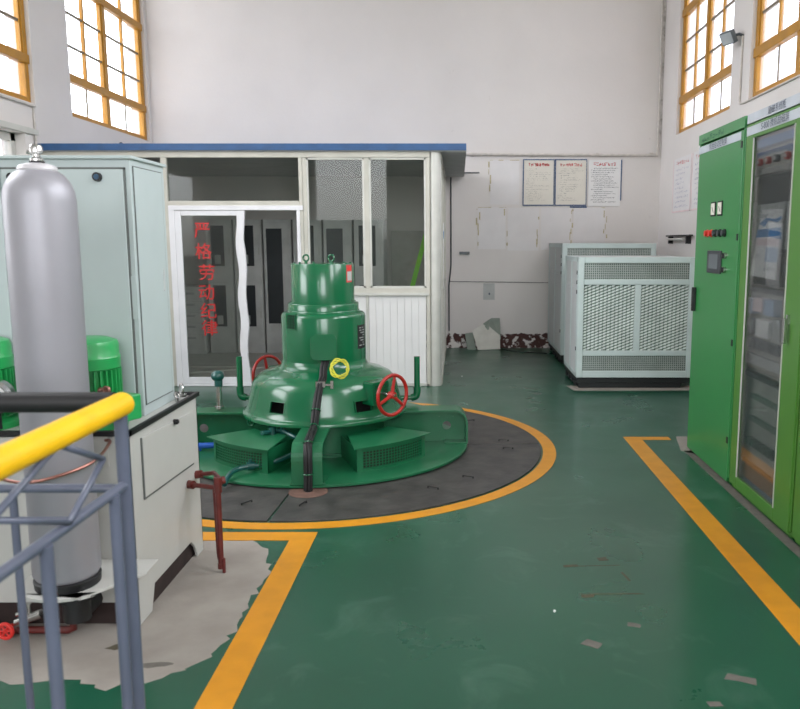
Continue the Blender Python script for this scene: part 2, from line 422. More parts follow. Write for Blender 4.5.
def high_window(num, side, y0, y1, glass):
    x0, x1 = (XL - .11, XL - .04) if side < 0 else (XR + .04, XR + .11)
    root = B(x0, x1, y0, y0 + .07, SILL, HEAD, x0, x1, y1 - .07, y1, SILL, HEAD, x0 + .001, x1 - .001, y0 + .07, y1 - .07, SILL, SILL + .06, x0 + .001, x1 - .001, y0 + .07, y1 - .07, HEAD - .06, HEAD).build('window_%d' % num, M['ochre'], bevel=.006)
    struct(root)
    ym = (y0 + y1) / 2 - (0.06 if side < 0 else 0)
    zr1, zr2 = SILL + .43, SILL + 1.50
    B(x0, x1, ym - .045, ym + .045, SILL, HEAD).build('mullion', M['ochre'], root, bevel=.006)
    inn = .015 * side
    tb = MB()
    tb.box(min(x0 - inn, x1 - inn), max(x0 - inn, x1 - inn), y0, y1, zr1 - .045, zr1 + .045)
    tb.box(min(x0 - inn, x1 - inn), max(x0 - inn, x1 - inn), y0, y1, zr2 - .045, zr2 + .045)
    tb.build('transom_bar', M['ochre'], root, bevel=.006)
    xm = (x0 + x1) / 2
    mv, mh = MB(), MB()
    for (a, b) in ((y0 + .07, ym - .045), (ym + .045, y1 - .07)):
        c = (a + b) / 2
        mh.box(xm - .008, xm + .008, c - .008, c + .008, SILL + .06, zr1 - .045)
        mv.box(xm - .018, xm + .018, c - .017, c + .017, zr1, HEAD - .05)
        for z in (zr1 + .357, zr1 + .713, zr2 + .357, zr2 + .713, zr2 + 1.06):
            if z < HEAD - .1: mh.box(xm - .012, xm + .012, a, b, z - .011, z + .011)
        # sash stiles
        mv.box(xm - .022, xm + .022, a, a + .02, zr1, HEAD - .05); mv.box(xm - .022, xm + .022, b - .02, b, zr1, HEAD - .05)
    mv.build('glazing_bar', M['ochre'], root); mh.build('glazing_bar', M['muntin'], root)
    B(xm - .003, xm + .003, y0 + .05, y1 - .05, SILL + .04, HEAD - .04).build('pane', glass, root)

n = 1
for a, b in LW[:2]: high_window(n, -1, a, b, M['glass']); n += 1
for a, b in RW[:2]: high_window(n, 1, a, b, M['glassfrost']); n += 1
# lower window on the left wall with a pale frame
y0, y1, z0, z1 = LOWER
w = struct(B(XL - .16, XL - .10, y0, y0 + .08, z0, z1, XL - .16, XL - .10, y1 - .08, y1, z0, z1, XL - .16, XL - .10, y0, y1, z0, z0 + .08, XL - .16, XL - .10, y0, y1, z1 - .08, z1,
           XL - .15, XL - .11, 6.88, 6.94, z0, z1).build('window_%d' % n, M['alu'], bevel=.004))
B(XL - .133, XL - .128, y0 + .05, y1 - .05, z0 + .05, z1 - .05).build('pane', M['glass'], w)
# timber ledge under the left windows with cable
struct(B(XL, XL + .035, 4.0, 8.12, 2.585, 2.64).build('trim_1', M['alu']))
struct(B(XL - 1.9, XL - 1.7, 4.5, 9.2, 0.0, 3.35).build('wall_exterior', M['pebble']))

# ---- floor markings and wear (parts of the floor)
EPS = 0.0015
def flat(poly, name, m, z=EPS, parent=floor, label=None):
    mb = MB(); mb.prism([(x, y, 0.0) for x, y in poly], (0, 0, z)); o = mb.build(name, m, parent)
    if label: o['label'] = label
    return o
GC = Vector((-.985, 5.70, 0))
mb = MB(); mb.sector(GC, 1.615, 1.71, 0, 2 * PI, 0.0, .002, 128); o = mb.build('floor_line', M['yellow_line'], floor); o['label'] = 'yellow ring painted round the generator pit'
flat([(-.742, 3.95), (-3.2, 3.95), (-3.2, 3.835), (-.868, 3.835), (-.868, -3.0), (-.742, -3.0)], 'floor_line', M['yellow_line'], .0024, label='yellow corner line beside the concrete patch')
flat([(1.30, 5.99), (1.655, 5.99), (1.655, 5.90), (1.43, 5.90), (1.43, -3.0), (1.30, -3.0)], 'floor_line', M['yellow_line'], .002, label='yellow line in front of the green cabinets')
rnd = random.Random(4)
pp = [(-1.328, 3.832), (-1.054, 3.832), (-.958, 3.712), (-.885, 3.449), (-.880, 3.24), (-.896, 3.098), (-.880, 2.942), (-.904, 2.712), (-.966, 2.623), (-1.045, 2.545), (-1.199, 2.495), (-1.412, 2.577), (-1.50, 2.50), (-1.62, 2.54), (-2.0, 2.50), (-3.0, 2.5)]
jag = []
for i in range(len(pp) - 1):
    a, b = Vector(pp[i]), Vector(pp[i + 1]); k = max(1, int((b - a).length / .035))
    for j in range(k):
        q = a.lerp(b, j / k); e = .019 if i > 1 else .004
        jag.append((q.x + rnd.uniform(-e, e), q.y + rnd.uniform(-e, e)))
jag += [(-3.0, 2.5), (-3.0, 3.832)]
flat(jag, 'concrete_patch', M['concrete'], .0012, label='bare grey concrete with ragged paint edge')
def blob(cx, cy, rx, ry, m, name, rot=0, n=14, seed=1, z=.0012):
    r_ = random.Random(seed); P = []
    for k in range(n):
        t = 2 * PI * k / n; f = r_.uniform(.7, 1.1); x, y = rx * f * math.cos(t), ry * f * math.sin(t)
        P.append((cx + x * math.cos(rot) - y * math.sin(rot), cy + x * math.sin(rot) + y * math.cos(rot)))
    return flat(P, name, m, z)
def chip(cx, cy, w, h, rot, m, seed):
    r_ = random.Random(seed); P = []
    for (a, b) in ((-1, -1), (0, -1), (1, -1), (1, 0), (1, 1), (0, 1), (-1, 1), (-1, 0)):
        x, y = a * w / 2 * r_.uniform(.8, 1.1), b * h / 2 * r_.uniform(.75, 1.1)
        P.append((cx + x * math.cos(rot) - y * math.sin(rot), cy + x * math.sin(rot) + y * math.cos(rot)))
    return flat(P, 'paint_chip', m, .0012)
for i, (x, y, w_, h_, rt, mm) in enumerate([(.512, 2.792, .07, .05, -.6, 'scuff'), (.706, 2.942, .055, .035, -.4, 'scuff'), (.995, 2.551, .10, .045, -.4, 'scuff'), (.855, 2.40, .05, .03, 0, 'scuff'),
        (.531, 3.517, .075, .03, .1, 'scuffred'), (.70, 3.60, .05, .04, .2, 'scuffred'), (.66, 3.52, .24, .006, .05, 'scuffred'), (.69, 3.22, .26, .012, .03, 'scuffred'), (.56, 3.2, .06, .03, 0, 'scuffred'), (.77, 3.40, .012, .1, .2, 'scuffred')]):
    chip(x, y, w_, h_, rt, M[mm], i)
blob(-1.29, 2.77, .045, .022, M['scuffred'], 'stain', .3, seed=3, z=.0018)
blob(-1.1, 2.64, .07, .018, M['scuff'], 'stain', .1, seed=5, z=.0018)
# pale concrete strip at the far end of the cabinets
flat([(1.64, 5.58), (1.75, 5.45), (2.6, 5.45), (2.6, 6.0), (1.72, 6.0)], 'concrete_patch', M['concrete'], .0012, label='pale concrete at the foot of the first green cabinet')
flat([(1.66, 5.58), (1.72, 5.58), (1.72, 2.2), (1.66, 2.2)], 'sealant_strip', M['scuff'], .0012)
flat([(1.20, 7.92), (2.5, 7.94), (2.5, 8.2), (1.16, 8.2)], 'concrete_patch', M['concrete'], .0012, label='chipped concrete under the front mesh cabinet')

# ================================================================ PIT PLATES
names = {0: 'dark pit cover plate back right of the generator', 1: 'dark pit cover plate behind the generator on the left',
         2: 'dark pit cover plate in front of the generator on the left', 3: 'dark pit cover plate in front of the generator on the right, scuffed'}
angs = [(2, 92), (92, 182), (182, 268), (268, 362)]
def handle_at(mb, x, y, rot, z=.009, L_=.07):
    d = Vector((math.cos(rot), math.sin(rot), 0)) * L_ / 2; c = Vector((x, y, z))
    mb.tube([c - d, c - d + Vector((0, 0, .01)), c + d + Vector((0, 0, .01)), c + d], .0045, 8)
hd = {0: [(.349, 5.83, 0), (.104, 6.50, .4)], 1: [(-1.9, 6.3, 1.0)], 2: [(-1.233, 4.384, .9), (-1.9, 5.0, .5)], 3: [(.369, 5.602, 0), (.065, 4.89, -.4), (-.155, 4.663, -.45), (-.902, 4.367, 1.2)]}
for i, (a, b) in enumerate(angs):
    c = (GC.x + 1.3 * math.cos(R((a + b) / 2)), GC.y + 1.3 * math.sin(R((a + b) / 2)), 0)
    t = thing('pit_cover_plate', c, names[i], 'cover plate', 'cover plates round the generator')
    mb = MB(); mb.sector(GC, .45, 1.60, R(a + .25), R(b - .25), 0.0005, .009, 32); mb.build('plate', M['plate'], t, bevel=.002)
    for (x, y, r_) in hd[i]:
        mb = MB(); handle_at(mb, x, y, r_); mb.build('lifting_handle', M['black'], t)

# ================================================================ GENERATOR
ROT = R(3)
gen = thing('generator', (GC.x, GC.y, .010), 'large vertical green hydro generator standing on its round base in the yellow ring', 'generator')
TR = Matrix.Translation(GC)
Z0 = .0105
mb = MB(); mb.lathe([(0, Z0), (1.04, Z0), (1.055, .018), (1.055, .032), (1.045, .036), (0, .036)], GC, 96); mb.build('base_disc', M['gendark'], gen)
mb = MB(); mb.lathe([(.43, .036), (.43, .30)], GC, 64); mb.lathe([(.45, .036), (.45, .06), (.43, .06)], GC, 64); mb.build('lower_drum', M['gendark'], gen)
def arm(deg):
    mb = MB(); mb.M = TR @ Matrix.Rotation(R(deg), 4, 'Z')
    hw = .095; zt = .288; T = .014; x0 = .40; xa = .955; rr = .10
    outer = [(x0, zt), (xa, zt)] + [(xa + rr * math.sin(t), zt - rr + rr * math.cos(t)) for t in [R(15 * k) for k in range(1, 7)]] + [(xa + rr, .037)]
    inner = [(x0, zt - T), (xa, zt - T)] + [(xa + (rr - T) * math.sin(t), zt - rr + (rr - T) * math.cos(t)) for t in [R(15 * k) for k in range(1, 7)]] + [(xa + rr - T, .037)]
    n_ = len(outer)
    for s_ in range(n_ - 1):
        mb.prism([(outer[s_][0], -hw, outer[s_][1]), (outer[s_ + 1][0], -hw, outer[s_ + 1][1]), (inner[s_ + 1][0], -hw, inner[s_ + 1][1]), (inner[s_][0], -hw, inner[s_][1])], (0, 2 * hw, 0))
    bmesh.ops.remove_doubles(mb.bm, verts=mb.bm.verts, dist=1e-5)
    o = mb.build('arm_flange', M['gendark'], gen, recalc=True)
    # web with lifting hole
    mb = MB(); mb.M = TR @ Matrix.Rotation(R(deg), 4, 'Z')
    wt = .009; hx, hz, hr = .90, .155, .032; bx0, bx1, bz0, bz1 = .84, .955, .105, .225
    mb.box(.40, bx0, -wt, wt, .037, zt - T); mb.box(bx0, bx1, -wt, wt, .037, bz0); mb.box(bx0, bx1, -wt, wt, bz1, zt - T)
    poly = [(xa, -wt, .037)] + [(p[0], -wt, p[1]) for p in reversed(inner[1:])]
    mb.prism(poly, (0, 2 * wt, 0))
    N_ = 32
    def sq(t):
        c_, s_ = math.cos(t), math.sin(t); k = 1 / max(abs(c_) / ((bx1 - bx0) / 2), abs(s_) / ((bz1 - bz0) / 2))
        return ((bx0 + bx1) / 2 + c_ * k, (bz0 + bz1) / 2 + s_ * k)
    for k in range(N_):
        t0, t1 = 2 * PI * k / N_ + PI / N_ * 0, 2 * PI * (k + 1) / N_
        a0, a1 = sq(t0), sq(t1); c0 = (hx + hr * math.cos(t0), hz + hr * math.sin(t0)); c1 = (hx + hr * math.cos(t1), hz + hr * math.sin(t1))
        mb.prism([(c0[0], -wt, c0[1]), (a0[0], -wt, a0[1]), (a1[0], -wt, a1[1]), (c1[0], -wt, c1[1])], (0, 2 * wt, 0))
    mb.build('arm_web', M['gendark'], gen)
    mb = MB(); mb.M = TR @ Matrix.Rotation(R(deg), 4, 'Z')
    mb.box(.88, 1.05, -.11, .11, .036, .047)
    mb.build('arm_foot', M['gendark'], gen, bevel=.003)
for d in (-87, 3, 93, 183): arm(d)

# curved air boxes with perforated fronts
def air_box(d0, d1):
    a0, a1 = R(d0), R(d1)
    mb = MB(); mb.sector(GC, .44, .87, a0 + .01, a1 - .01, .19, .196, 24)
    # roof: overhanging, corners pulled out
    mb.bm.free(); mb = MB()
    pts_o = []
    for k in range(17):
        t = k / 16; a = a0 + (a1 - a0) * t; r_ = .868 + .02 * (abs(2 * t - 1)) ** 3
        pts_o.append((GC.x + r_ * math.cos(a), GC.y + r_ * math.sin(a), .204))
    pts_i = []
    for k in range(17):
        a = a1 - .06 + (a0 - a1 + .12) * k / 16; r_ = .56
        pts_i.append((GC.x + r_ * math.cos(a), GC.y + r_ * math.sin(a), .222))
    # stitched strip keeps the sloping roof smooth
    top = [mb._v(p) for p in pts_o]; inn = [mb._v(p) for p in reversed(pts_i)]
    tb = [mb._v((p[0], p[1], p[2] - .008)) for p in pts_o]; ib = [mb._v((p[0], p[1], p[2] - .008)) for p in reversed(pts_i)]
    for k in range(16):
        mb._f([top[k], top[k + 1], inn[k + 1], inn[k]]); mb._f([tb[k], ib[k], ib[k + 1], tb[k + 1]])
        mb._f([top[k], tb[k], tb[k + 1], top[k + 1]]); mb._f([inn[k], inn[k + 1], ib[k + 1], ib[k]])
    mb._f([top[0], inn[0], ib[0], tb[0]]); mb._f([top[16], tb[16], ib[16], inn[16]])
    box = mb.build('air_box', M['gendark'], gen)
    mb = MB(); da = .05
    for (b0, b1) in ((a0 + .03, a0 + .08), (a1 - .08, a1 - .03)): mb.sector(GC, .835, .85, b0, b1, .036, .19, 3)
    mb.sector(GC, .835, .85, a0 + .08, a1 - .08, .036, .052, 20); mb.sector(GC, .835, .85, a0 + .08, a1 - .08, .172, .19, 20)
    for b in (a0 + .03, a1 - .038): mb.sector(GC, .44, .85, b, b + .008, .036, .19, 1)
    mb.build('side_plate', M['gendark'], box)
    mb = MB(); mb.sector(GC, .825, .829, a0 + .08, a1 - .08, .04, .185, 20); mb.build('dark_lining', M['lining'], box)
    mb = MB(); nv = 22
    for k in range(nv):
        a = a0 + .08 + (a1 - a0 - .16) * k / (nv - 1); mb.sector(GC, .839, .845, a - .0036, a + .0036, .052, .172, 1)
    for k in range(7): z = .056 + .0187 * k; mb.sector(GC, .840, .846, a0 + .08, a1 - .08, z - .0024, z + .0024, 18)
    mb.build('perforated_plate', M['gendark'], box)
air_box(-69, -26); air_box(-146, -105); air_box(25, 68); air_box(112, 152)

# bell housing with two square openings toward the front
HL, HR_ = R(360 - 117), R(360 - 52.5)
prof = [(.300, .70), (.306, .66), (.322, .628), (.36, .610), (.43, .592), (.482, .566), (.510, .535), (.527, .50), (.540, .442), (.561, .362), (.572, .325), (.580, .314), (.594, .311), (.600, .302), (.600, .284), (.588, .278), (.50, .278)]
def sk(i, t):
    return i == 8 and (abs(t - HL) < R(6.4) or abs(t - HR_) < R(6.4))
mb = MB(); mb.lathe(prof, GC, 120, skip=sk); mb.build('bell_housing', M['gen'], gen, sharp=60)
mb = MB(); mb.lathe([(.45, .30), (.45, .52), (0.1, .52)], GC, 48); mb.build('dark_opening_backing', M['hole'], gen)  # black drum added behind the openings; their inner shade is its colour
for hc, zz in ((HL, 0), (HR_, 0)):
    mb = MB()
    for (a, b, z0_, z1_) in ((-5.4, 5.4, .445, .452), (-5.4, 5.4, .371, .378), (-5.6, -4.6, .371, .452), (4.6, 5.6, .371, .452)):
        pass
    bm_r = lambda z: .540 + (.442 - z) / .080 * .021
    for (a, b, z0_, z1_) in ((-7, 7, .438, .446), (-7, 7, .358, .366), (-7, -6.3, .366, .438), (6.3, 7, .366, .438)):
        k = 6
        for j in range(k):
            t0, t1 = hc + R(a + (b - a) * j / k), hc + R(a + (b - a) * (j + 1) / k)
            P = []
            for (t, z) in ((t0, z0_), (t1, z0_), (t1, z1_), (t0, z1_)):
                r_ = bm_r(z) - .012; P.append(Vector((GC.x + r_ * math.cos(t), GC.y + r_ * math.sin(t), z)))
            d = Vector((math.cos(hc), math.sin(hc), 0)) * .015; mb.prism(P, d)
    mb.build('opening_rim', M['gen'], gen)
mb = MB(); mb.lathe([(.302, .64), (.305, .70), (.305, .985), (.300, 1.003), (.288, 1.015), (.262, 1.022), (.262, 1.03), (.258, 1.035)], GC, 96); mb.build('stator_casing', M['gen'], gen, sharp=50)
mb = MB(); mb.lathe([(.256, 1.02), (.256, 1.078), (.252, 1.084), (.235, 1.086), (.228, 1.086)], GC, 96); mb.build('collar_ring', M['gen'], gen, sharp=50)
mb = MB(); mb.lathe([(.236, 1.084), (.236, 1.096), (.226, 1.098), (.226, 1.362), (.222, 1.368), (.0, 1.368)], GC, 96); mb.build('top_cover', M['gen'], gen, sharp=50)
for k in range(10):
    a = 2 * PI * k / 10 + .2; mb = MB(); c = GC + Vector((.20 * math.cos(a), .20 * math.sin(a), 0))
    mb.cyl((c.x, c.y, 1.368), (c.x, c.y, 1.376), .009, 6); mb.build('bolt', M['gen'], gen)
for ex in (-1.088, -.907):
    mb = MB(); mb.ring((ex, 5.62, 1.408), (.25, 1, 0), .022, .0065, 24); mb.cyl((ex, 5.62, 1.366), (ex, 5.62, 1.39), .011, 12); mb.build('eye_bolt', M['gen'], gen)

def radial(mb, deg, z):   # local frame: x outwards, y tangential, z up, origin on the axis
    mb.M = TR @ Matrix.Rotation(R(deg), 4, 'Z') @ Matrix.Translation((0, 0, z)); return mb
# cooling grille on the left, nameplates on the right
def curved(mb, r, hw, z0, z1, n=6):
    for k in range(n):
        t0, t1 = (-hw + 2 * hw * k / n) / r, (-hw + 2 * hw * (k + 1) / n) / r
        mb.prism([(r * math.cos(t0), r * math.sin(t0), z0), (r * math.cos(t1), r * math.sin(t1), z0), (r * math.cos(t1), r * math.sin(t1), z1), (r * math.cos(t0), r * math.sin(t0), z1)], (.004, 0, 0))
mb = radial(MB(), -128, .965); curved(mb, .303, .055, -.062, .062); g = mb.build('louvre_grille', M['gen'], gen)
mb = radial(MB(), -128, .965); curved(mb, .3045, .043, -.050, .050); mb.build('grille_backing', M['hole'], g)
mb = radial(MB(), -128, .965)
for k in range(6): z = -.05 + .02 * k; curved(mb, .307, .043, z - .002, z + .002)
for k in range(5):
    t = (-.043 + .0215 * k) / .31; mb.prism([(.3115 * math.cos(t), .3115 * math.sin(t) - .0015, -.05), (.3115 * math.cos(t), .3115 * math.sin(t) + .0015, -.05), (.3115 * math.cos(t), .3115 * math.sin(t) + .0015, .05), (.3115 * math.cos(t), .3115 * math.sin(t) - .0015, .05)], (.003, 0, 0))
mb.build('grille_wire', M['gen'], g)
mb = radial(MB(), -19, .845); curved(mb, .303, .055, -.085, .085); npl = mb.build('nameplate', M['black'], gen)
npl['label'] = 'black maker plate with pale writing'
mb = radial(MB(), -19, .845); rn = random.Random(9)
for k in range(8):
    z = .062 - .018 * k
    for q in range(5):
        if rn.random() < .3: continue
        t = -.13 + q * .05; mb.prism([(.3095 * math.cos(t), .3095 * math.sin(t), z), (.3095 * math.cos(t + .035), .3095 * math.sin(t + .035), z), (.3095 * math.cos(t + .035), .3095 * math.sin(t + .035), z + .008), (.3095 * math.cos(t), .3095 * math.sin(t), z + .008)], (.001, 0, 0))
mb.build('plate_print', M['devgrey'], npl)
mb = radial(MB(), -24, 1.30); curved(mb, .224, .035, -.065, .06); rp = mb.build('warning_plate', M['redplate'], gen); rp['label'] = 'small red warning plate'
mb = radial(MB(), -24, 1.30); curved(mb, .2255, .027, -.052, .012); mb.build('plate_print', M['devgrey'], rp)
mb = radial(MB(), -24, 1.30); curved(mb, .2265, .02, .018, .048); mb.build('plate_print', M['led'], rp)
# terminal box
mb = radial(MB(), -81, 0); mb.rbox(.29, .400, -.080, .080, .725, .885, .03, 'x'); tb_ = mb.build('terminal_box', M['gen'], gen, bevel=.006)
mb = radial(MB(), -81, 0); mb.rbox(.402, .414, -.089, .089, .715, .895, .034, 'x'); mb.build('lid', M['gen'], tb_, bevel=.003)
for (a, b) in ((-.068, .735), (.068, .735), (0, .875)):
    mb = radial(MB(), -81, 0); mb.cyl((.412, a, b), (.421, a, b), .009, 8); mb.build('screw', M['gen'], tb_)
# cable bundle over the bell and down the front arm
def Pt(*a): return Vector(a)
path = [(-.915, 5.335, .715), (-.925, 5.295, .66), (-.925, 5.255, .60), (-.935, 5.215, .56), (-.945, 5.175, .50), (-.955, 5.13, .40), (-.955, 5.075, .335), (-.945, 4.98, .318), (-.93, 4.80, .316), (-.92, 4.66, .30), (-.915, 4.612, .24), (-.915, 4.608, .12), (-.918, 4.605, .012)]
cab = None
for i, (dx, dy) in enumerate([(0, 0), (.018, .004), (-.018, .003), (.009, -.014), (-.009, -.013)]):
    mb = MB(); mb.tube([(x + dx, y + dy * .5, z + (-dy if y > 4.7 else 0)) for x, y, z in path], .010, 8, smooth_path=4)
    c_ = mb.build('cable', M['black'], gen)
for (q, w_) in ((5, .034), (7, .034), (9, .034), (11, .034)):
    x, y, z = path[q]; x2, y2, z2 = path[q + 1 if q < 12 else q]; d = (Vector((x2, y2, z2)) - Vector((x, y, z))).normalized()
    mb = MB(); mb.ring((x, y, z), d, w_ * .85, .004, 20, 6); mb.build('cable_clamp', M['gen'], gen)
mb = MB()
mb.box(-.965, -.90, 5.20, 5.215, .545, .585); mb.box(-.865, -.845, 5.20, 5.212, .535, .59); mb.box(-.90, -.845, 5.205, 5.212, .555, .568); mb.build('cable_bracket', M['chrome'], gen)
# coiled yellow-green earth wire
mb = MB(); pts = []
for k in range(12 * 4 + 1):
    t = 2 * PI * k / 12; jr = .052 + .012 * math.sin(k * 1.13); pts.append((-.803 + jr * math.cos(t), 5.235 - .02 + .004 * (k // 12) + .02 * math.sin(t), .672 + jr * 1.12 * math.sin(t)))
mb.tube(pts, .0042, 6, smooth_path=3); mb.build('earth_wire', M['ygwire'], gen)['label'] = 'coiled yellow-green earth wire'
# hand wheels with their coolers on the bell
def handwheel(deg, z):
    mb = radial(MB(), deg, z); mb.rbox(.48, .588, -.078, .078, -.085, .08, .012, 'x'); cl = mb.build('vent_box', M['gen'], gen, bevel=.004)
    mb = radial(MB(), deg, z); mb.box(.588, .590, -.062, .062, -.07, .066); mb.build('vent_backing', M['hole'], cl)
    mb = radial(MB(), deg, z)
    for k in range(9): y = -.062 + .0155 * k; mb.box(.590, .593, y - .003, y + .003, -.07, .066)
    for k in range(8): zz = -.07 + .0194 * k; mb.box(.591, .594, -.062, .062, zz - .003, zz + .003)
    mb.box(.590, .596, -.016, .016, -.07, .066)
    mb.build('vent_mesh', M['gen'], cl)
    mb = radial(MB(), deg, z); mb.ring((.700, 0, 0), (1, 0, 0), .138, .0125, 48, 12)
    for k in range(3):
        a = R(80 + 120 * k); mb.tube([(.696, 0, 0), (.700, .136 * math.cos(a), .136 * math.sin(a))], [.014, .010], 10)
    mb.cyl((.673, 0, 0), (.718, 0, 0), .024, 20); hw_ = mb.build('hand_wheel', M['red'], gen); hw_['label'] = 'red three-spoke hand wheel'
    mb = radial(MB(), deg, z); mb.cyl((.55, 0, 0), (.728, 0, 0), .011, 12); mb.build('spindle', M['chrome'], hw_)
handwheel(-40, .482); handwheel(140, .482)
# brake oil pipes rising beside the bell
for (px, sx) in ((-.315, 1), (-1.675, -1)):
    mb = MB(); e = .35
    mb.tube([(px, 5.9, .655), (px, 5.9, .40)], .0225, 16)
    mb.tube([(px, 5.9, .42), (px, 5.9, .375), (px - sx * .012, 5.9, .345), (px - sx * .045, 5.9, .335)], .028, 16, smooth_path=4)
    mb.tube([(px - sx * .04, 5.9, .335), (px - sx * .20, 5.88, .335)], .018, 12); mb.cyl((px - sx * .075, 5.9, .335), (px - sx * .09, 5.9, .335), .024, 8)
    mb.build('riser_pipe', M['gen'], gen)
# lever on the left arm
lx, ly = -1.765, 5.66
mb = MB(); mb.cyl((lx, ly, .30), (lx, ly, .318), .035, 16); mb.cyl((lx, ly, .315), (lx, ly, .50), .021, 16); lev = mb.build('lever', M['chrome'], gen); lev['label'] = 'bare steel lever post with dark green ball'
mb = MB(); mb.sphere((lx - .005, ly, .545), .048, (1, 1, .85)); mb.cyl((lx, ly, .47), (lx, ly, .515), .029, 16); mb.build('ball_knob', M['teal'], lev)
# eye bolt on the left arm web, small round plates
mb = MB(); mb.ring((-1.52, 5.60, .21), (.2, 1, 0), .024, .008, 20); mb.build('eye_bolt', M['gen'], gen)
# teal oil valve pipes
mb = MB(); mb.tube([(-1.10, 5.06, .12), (-1.233, 4.958, .085), (-1.32, 4.92, .08), (-1.40, 4.87, .078), (-1.44, 4.80, .07), (-1.445, 4.70, .05), (-1.445, 4.66, .035)], .017, 12, smooth_path=4)
vp = mb.build('oil_pipe', M['teal'], gen)
mb = MB(); mb.cyl((-1.33, 4.925, .08), (-1.37, 4.905, .08), .028, 12); mb.cyl((-1.35, 4.915, .08), (-1.35, 4.915, .125), .01, 8); mb.cyl((-1.225, 4.965, .086), (-1.245, 4.955, .086), .026, 8); mb.build('valve_body', M['teal'], vp)
mb = MB(); mb.tube([(-1.33, 5.15, .24), (-1.26, 5.22, .235), (-1.20, 5.2, .245), (-1.10, 5.12, .22), (-1.0, 5.1, .18)], .015, 12, smooth_path=4); mb.cyl((-1.27, 5.21, .215), (-1.27, 5.21, .27), .025, 12); mb.cyl((-1.20, 5.2, .225), (-1.205, 5.19, .28), .012, 8); mb.build('oil_pipe', M['teal'], gen)
mb = MB(); mb.tube([(-2.2, 5.42, .075), (-1.84, 5.44, .075), (-1.72, 5.46, .075)], .022, 12); mb.cyl((-1.85, 5.44, .04), (-1.85, 5.44, .06), .01, 8); mb.build('water_pipe', M['blue'], gen)['label'] = 'blue water pipe'
# paint-stripped rusty ring where the cables enter the pit
mb = MB(); mb.lathe([(.02, .0095), (.12, .0095), (.12, .0105), (.02, .0105)], (-.915, 4.60, 0), 32); mb.build('cable_gland', M['rim_rust'], gen)

# ================================================================ OIL TANK WITH CONTROL CABINET ON TOP
TX0, TX1, TY0, TY1, TZ = -3.0, -1.27, 2.93, 3.715, .785
tank = thing('oil_tank', (-2.1, 3.3, .001), 'low warm grey steel oil tank with black top edge standing on bare concrete', 'oil tank')
mb = MB(); T = .012
mb.box(TX0, TX1, TY0, TY0 + T, .10, TZ); mb.box(TX0, TX1, TY1 - T, TY1, .04, TZ); mb.box(TX0, TX0 + T, TY0, TY1, .001, TZ)
# right side sheet with the shaped cut-out at its foot
mb.prism([(TX1 - T, TY0, .001), (TX1 - T, 3.06, .001), (TX1 - T, 3.10, .105), (TX1 - T, 3.55, .105), (TX1 - T, 3.60, .06), (TX1 - T, 3.63, .001), (TX1 - T, TY1, .001), (TX1 - T, TY1, TZ), (TX1 - T, TY0, TZ)], (T, 0, 0))
mb.box(TX0, TX1, TY0, TY1, TZ - T, TZ); mb.box(TX1 - .09, TX1, TY0, TY0 + T, .001, .11)
mb.build('body', M['tank'], tank, bevel=.003)
B(TX0 + .03, TX1 - .025, TY0 + .022, TY1 - .05, .001, .60).build('undertank_shade_box', M['undershade'], tank)  # added dark box; the shade behind the cut-out and foot gap is its colour
mb = MB(); mb.box(TX0, TX1 + .012, TY0 - .012, TY0 + .006, TZ - .004, TZ + .016); mb.box(TX1 - .004, TX1 + .012, TY0 - .012, TY1 + .012, TZ - .004, TZ + .016); mb.box(TX0, TX1 + .012, TY1 - .006, TY1 + .012, TZ - .004, TZ + .016)
mb.build('rubber_edge', M['black'], tank)
mb = B(TX1, TX1 + .006, 3.045, 3.615, .485, .725)
pan = MB(); pan.prism([(TX1, 3.045, .497), (TX1, 3.615, .475), (TX1, 3.62, .722), (TX1, 3.045, .745)], (.007, 0, 0)); pd = pan.build('access_door', M['tank'], tank, bevel=.002); mb.bm.free()
mb = MB(); mb.prism([(TX1 + .0005, 3.035, .490), (TX1 + .0005, 3.622, .468), (TX1 + .0005, 3.622, .474), (TX1 + .0005, 3.042, .497), (TX1 + .0005, 3.042, .745), (TX1 + .0005, 3.035, .745)], (.006, 0, 0)); mb.build('door_seam', M['seam'], pd)
mb = MB(); mb.cyl((TX1 + .005, 3.395, .728), (TX1 + .022, 3.395, .728), .012, 16); mb.box(TX1 + .018, TX1 + .028, 3.375, 3.40, .722, .733); mb.build('lock', M['black'], pd)
# lifting eye on the ledge
mb = MB(); mb.ring((-1.305, 3.62, TZ + .045), (1, .5, 0), .026, .008, 24); mb.cyl((-1.305, 3.62, TZ + .012), (-1.305, 3.62, TZ + .024), .022, 16); mb.build('lifting_eye', M['chrome'], tank)
mb = MB(); mb.ring((-1.303, 3.55, TZ + .030), (1, -.2, .6), .014, .005, 20); mb.cyl((-1.303, 3.55, TZ), (-1.303, 3.55, TZ + .02), .008, 10); mb.build('lifting_eye', M['chrome'], tank)
# red oxide drain pipes on the side
mb = MB(); mb.tube([(TX1, 3.545, .392), (-1.10, 3.45, .405)], .011, 12); mb.cyl((TX1, 3.545, .392), (TX1 + .03, 3.53, .394), .02, 12)
mb.tube([(TX1, 3.655, .405), (-1.17, 3.62, .425), (-1.09, 3.47, .436)], .011, 12); mb.cyl((TX1, 3.655, .405), (TX1 + .03, 3.65, .41), .02, 12)
mb.cyl((-1.10, 3.45, .385), (-1.10, 3.45, .455), .018, 12); mb.cyl((-1.11, 3.455, .433), (-1.075, 3.475, .437), .018, 12)
mb.tube([(-1.10, 3.45, .40), (-1.10, 3.447, .02)], .013, 14); mb.tube([(-1.122, 3.47, .40), (-1.115, 3.465, .09), (-1.11, 3.46, .06)], .010, 10); mb.cyl((-1.10, 3.447, .02), (-1.10, 3.447, .045), .016, 10)
mb.cyl((-1.085, 3.440, .002), (-1.085, 3.44, .07), .008, 8)
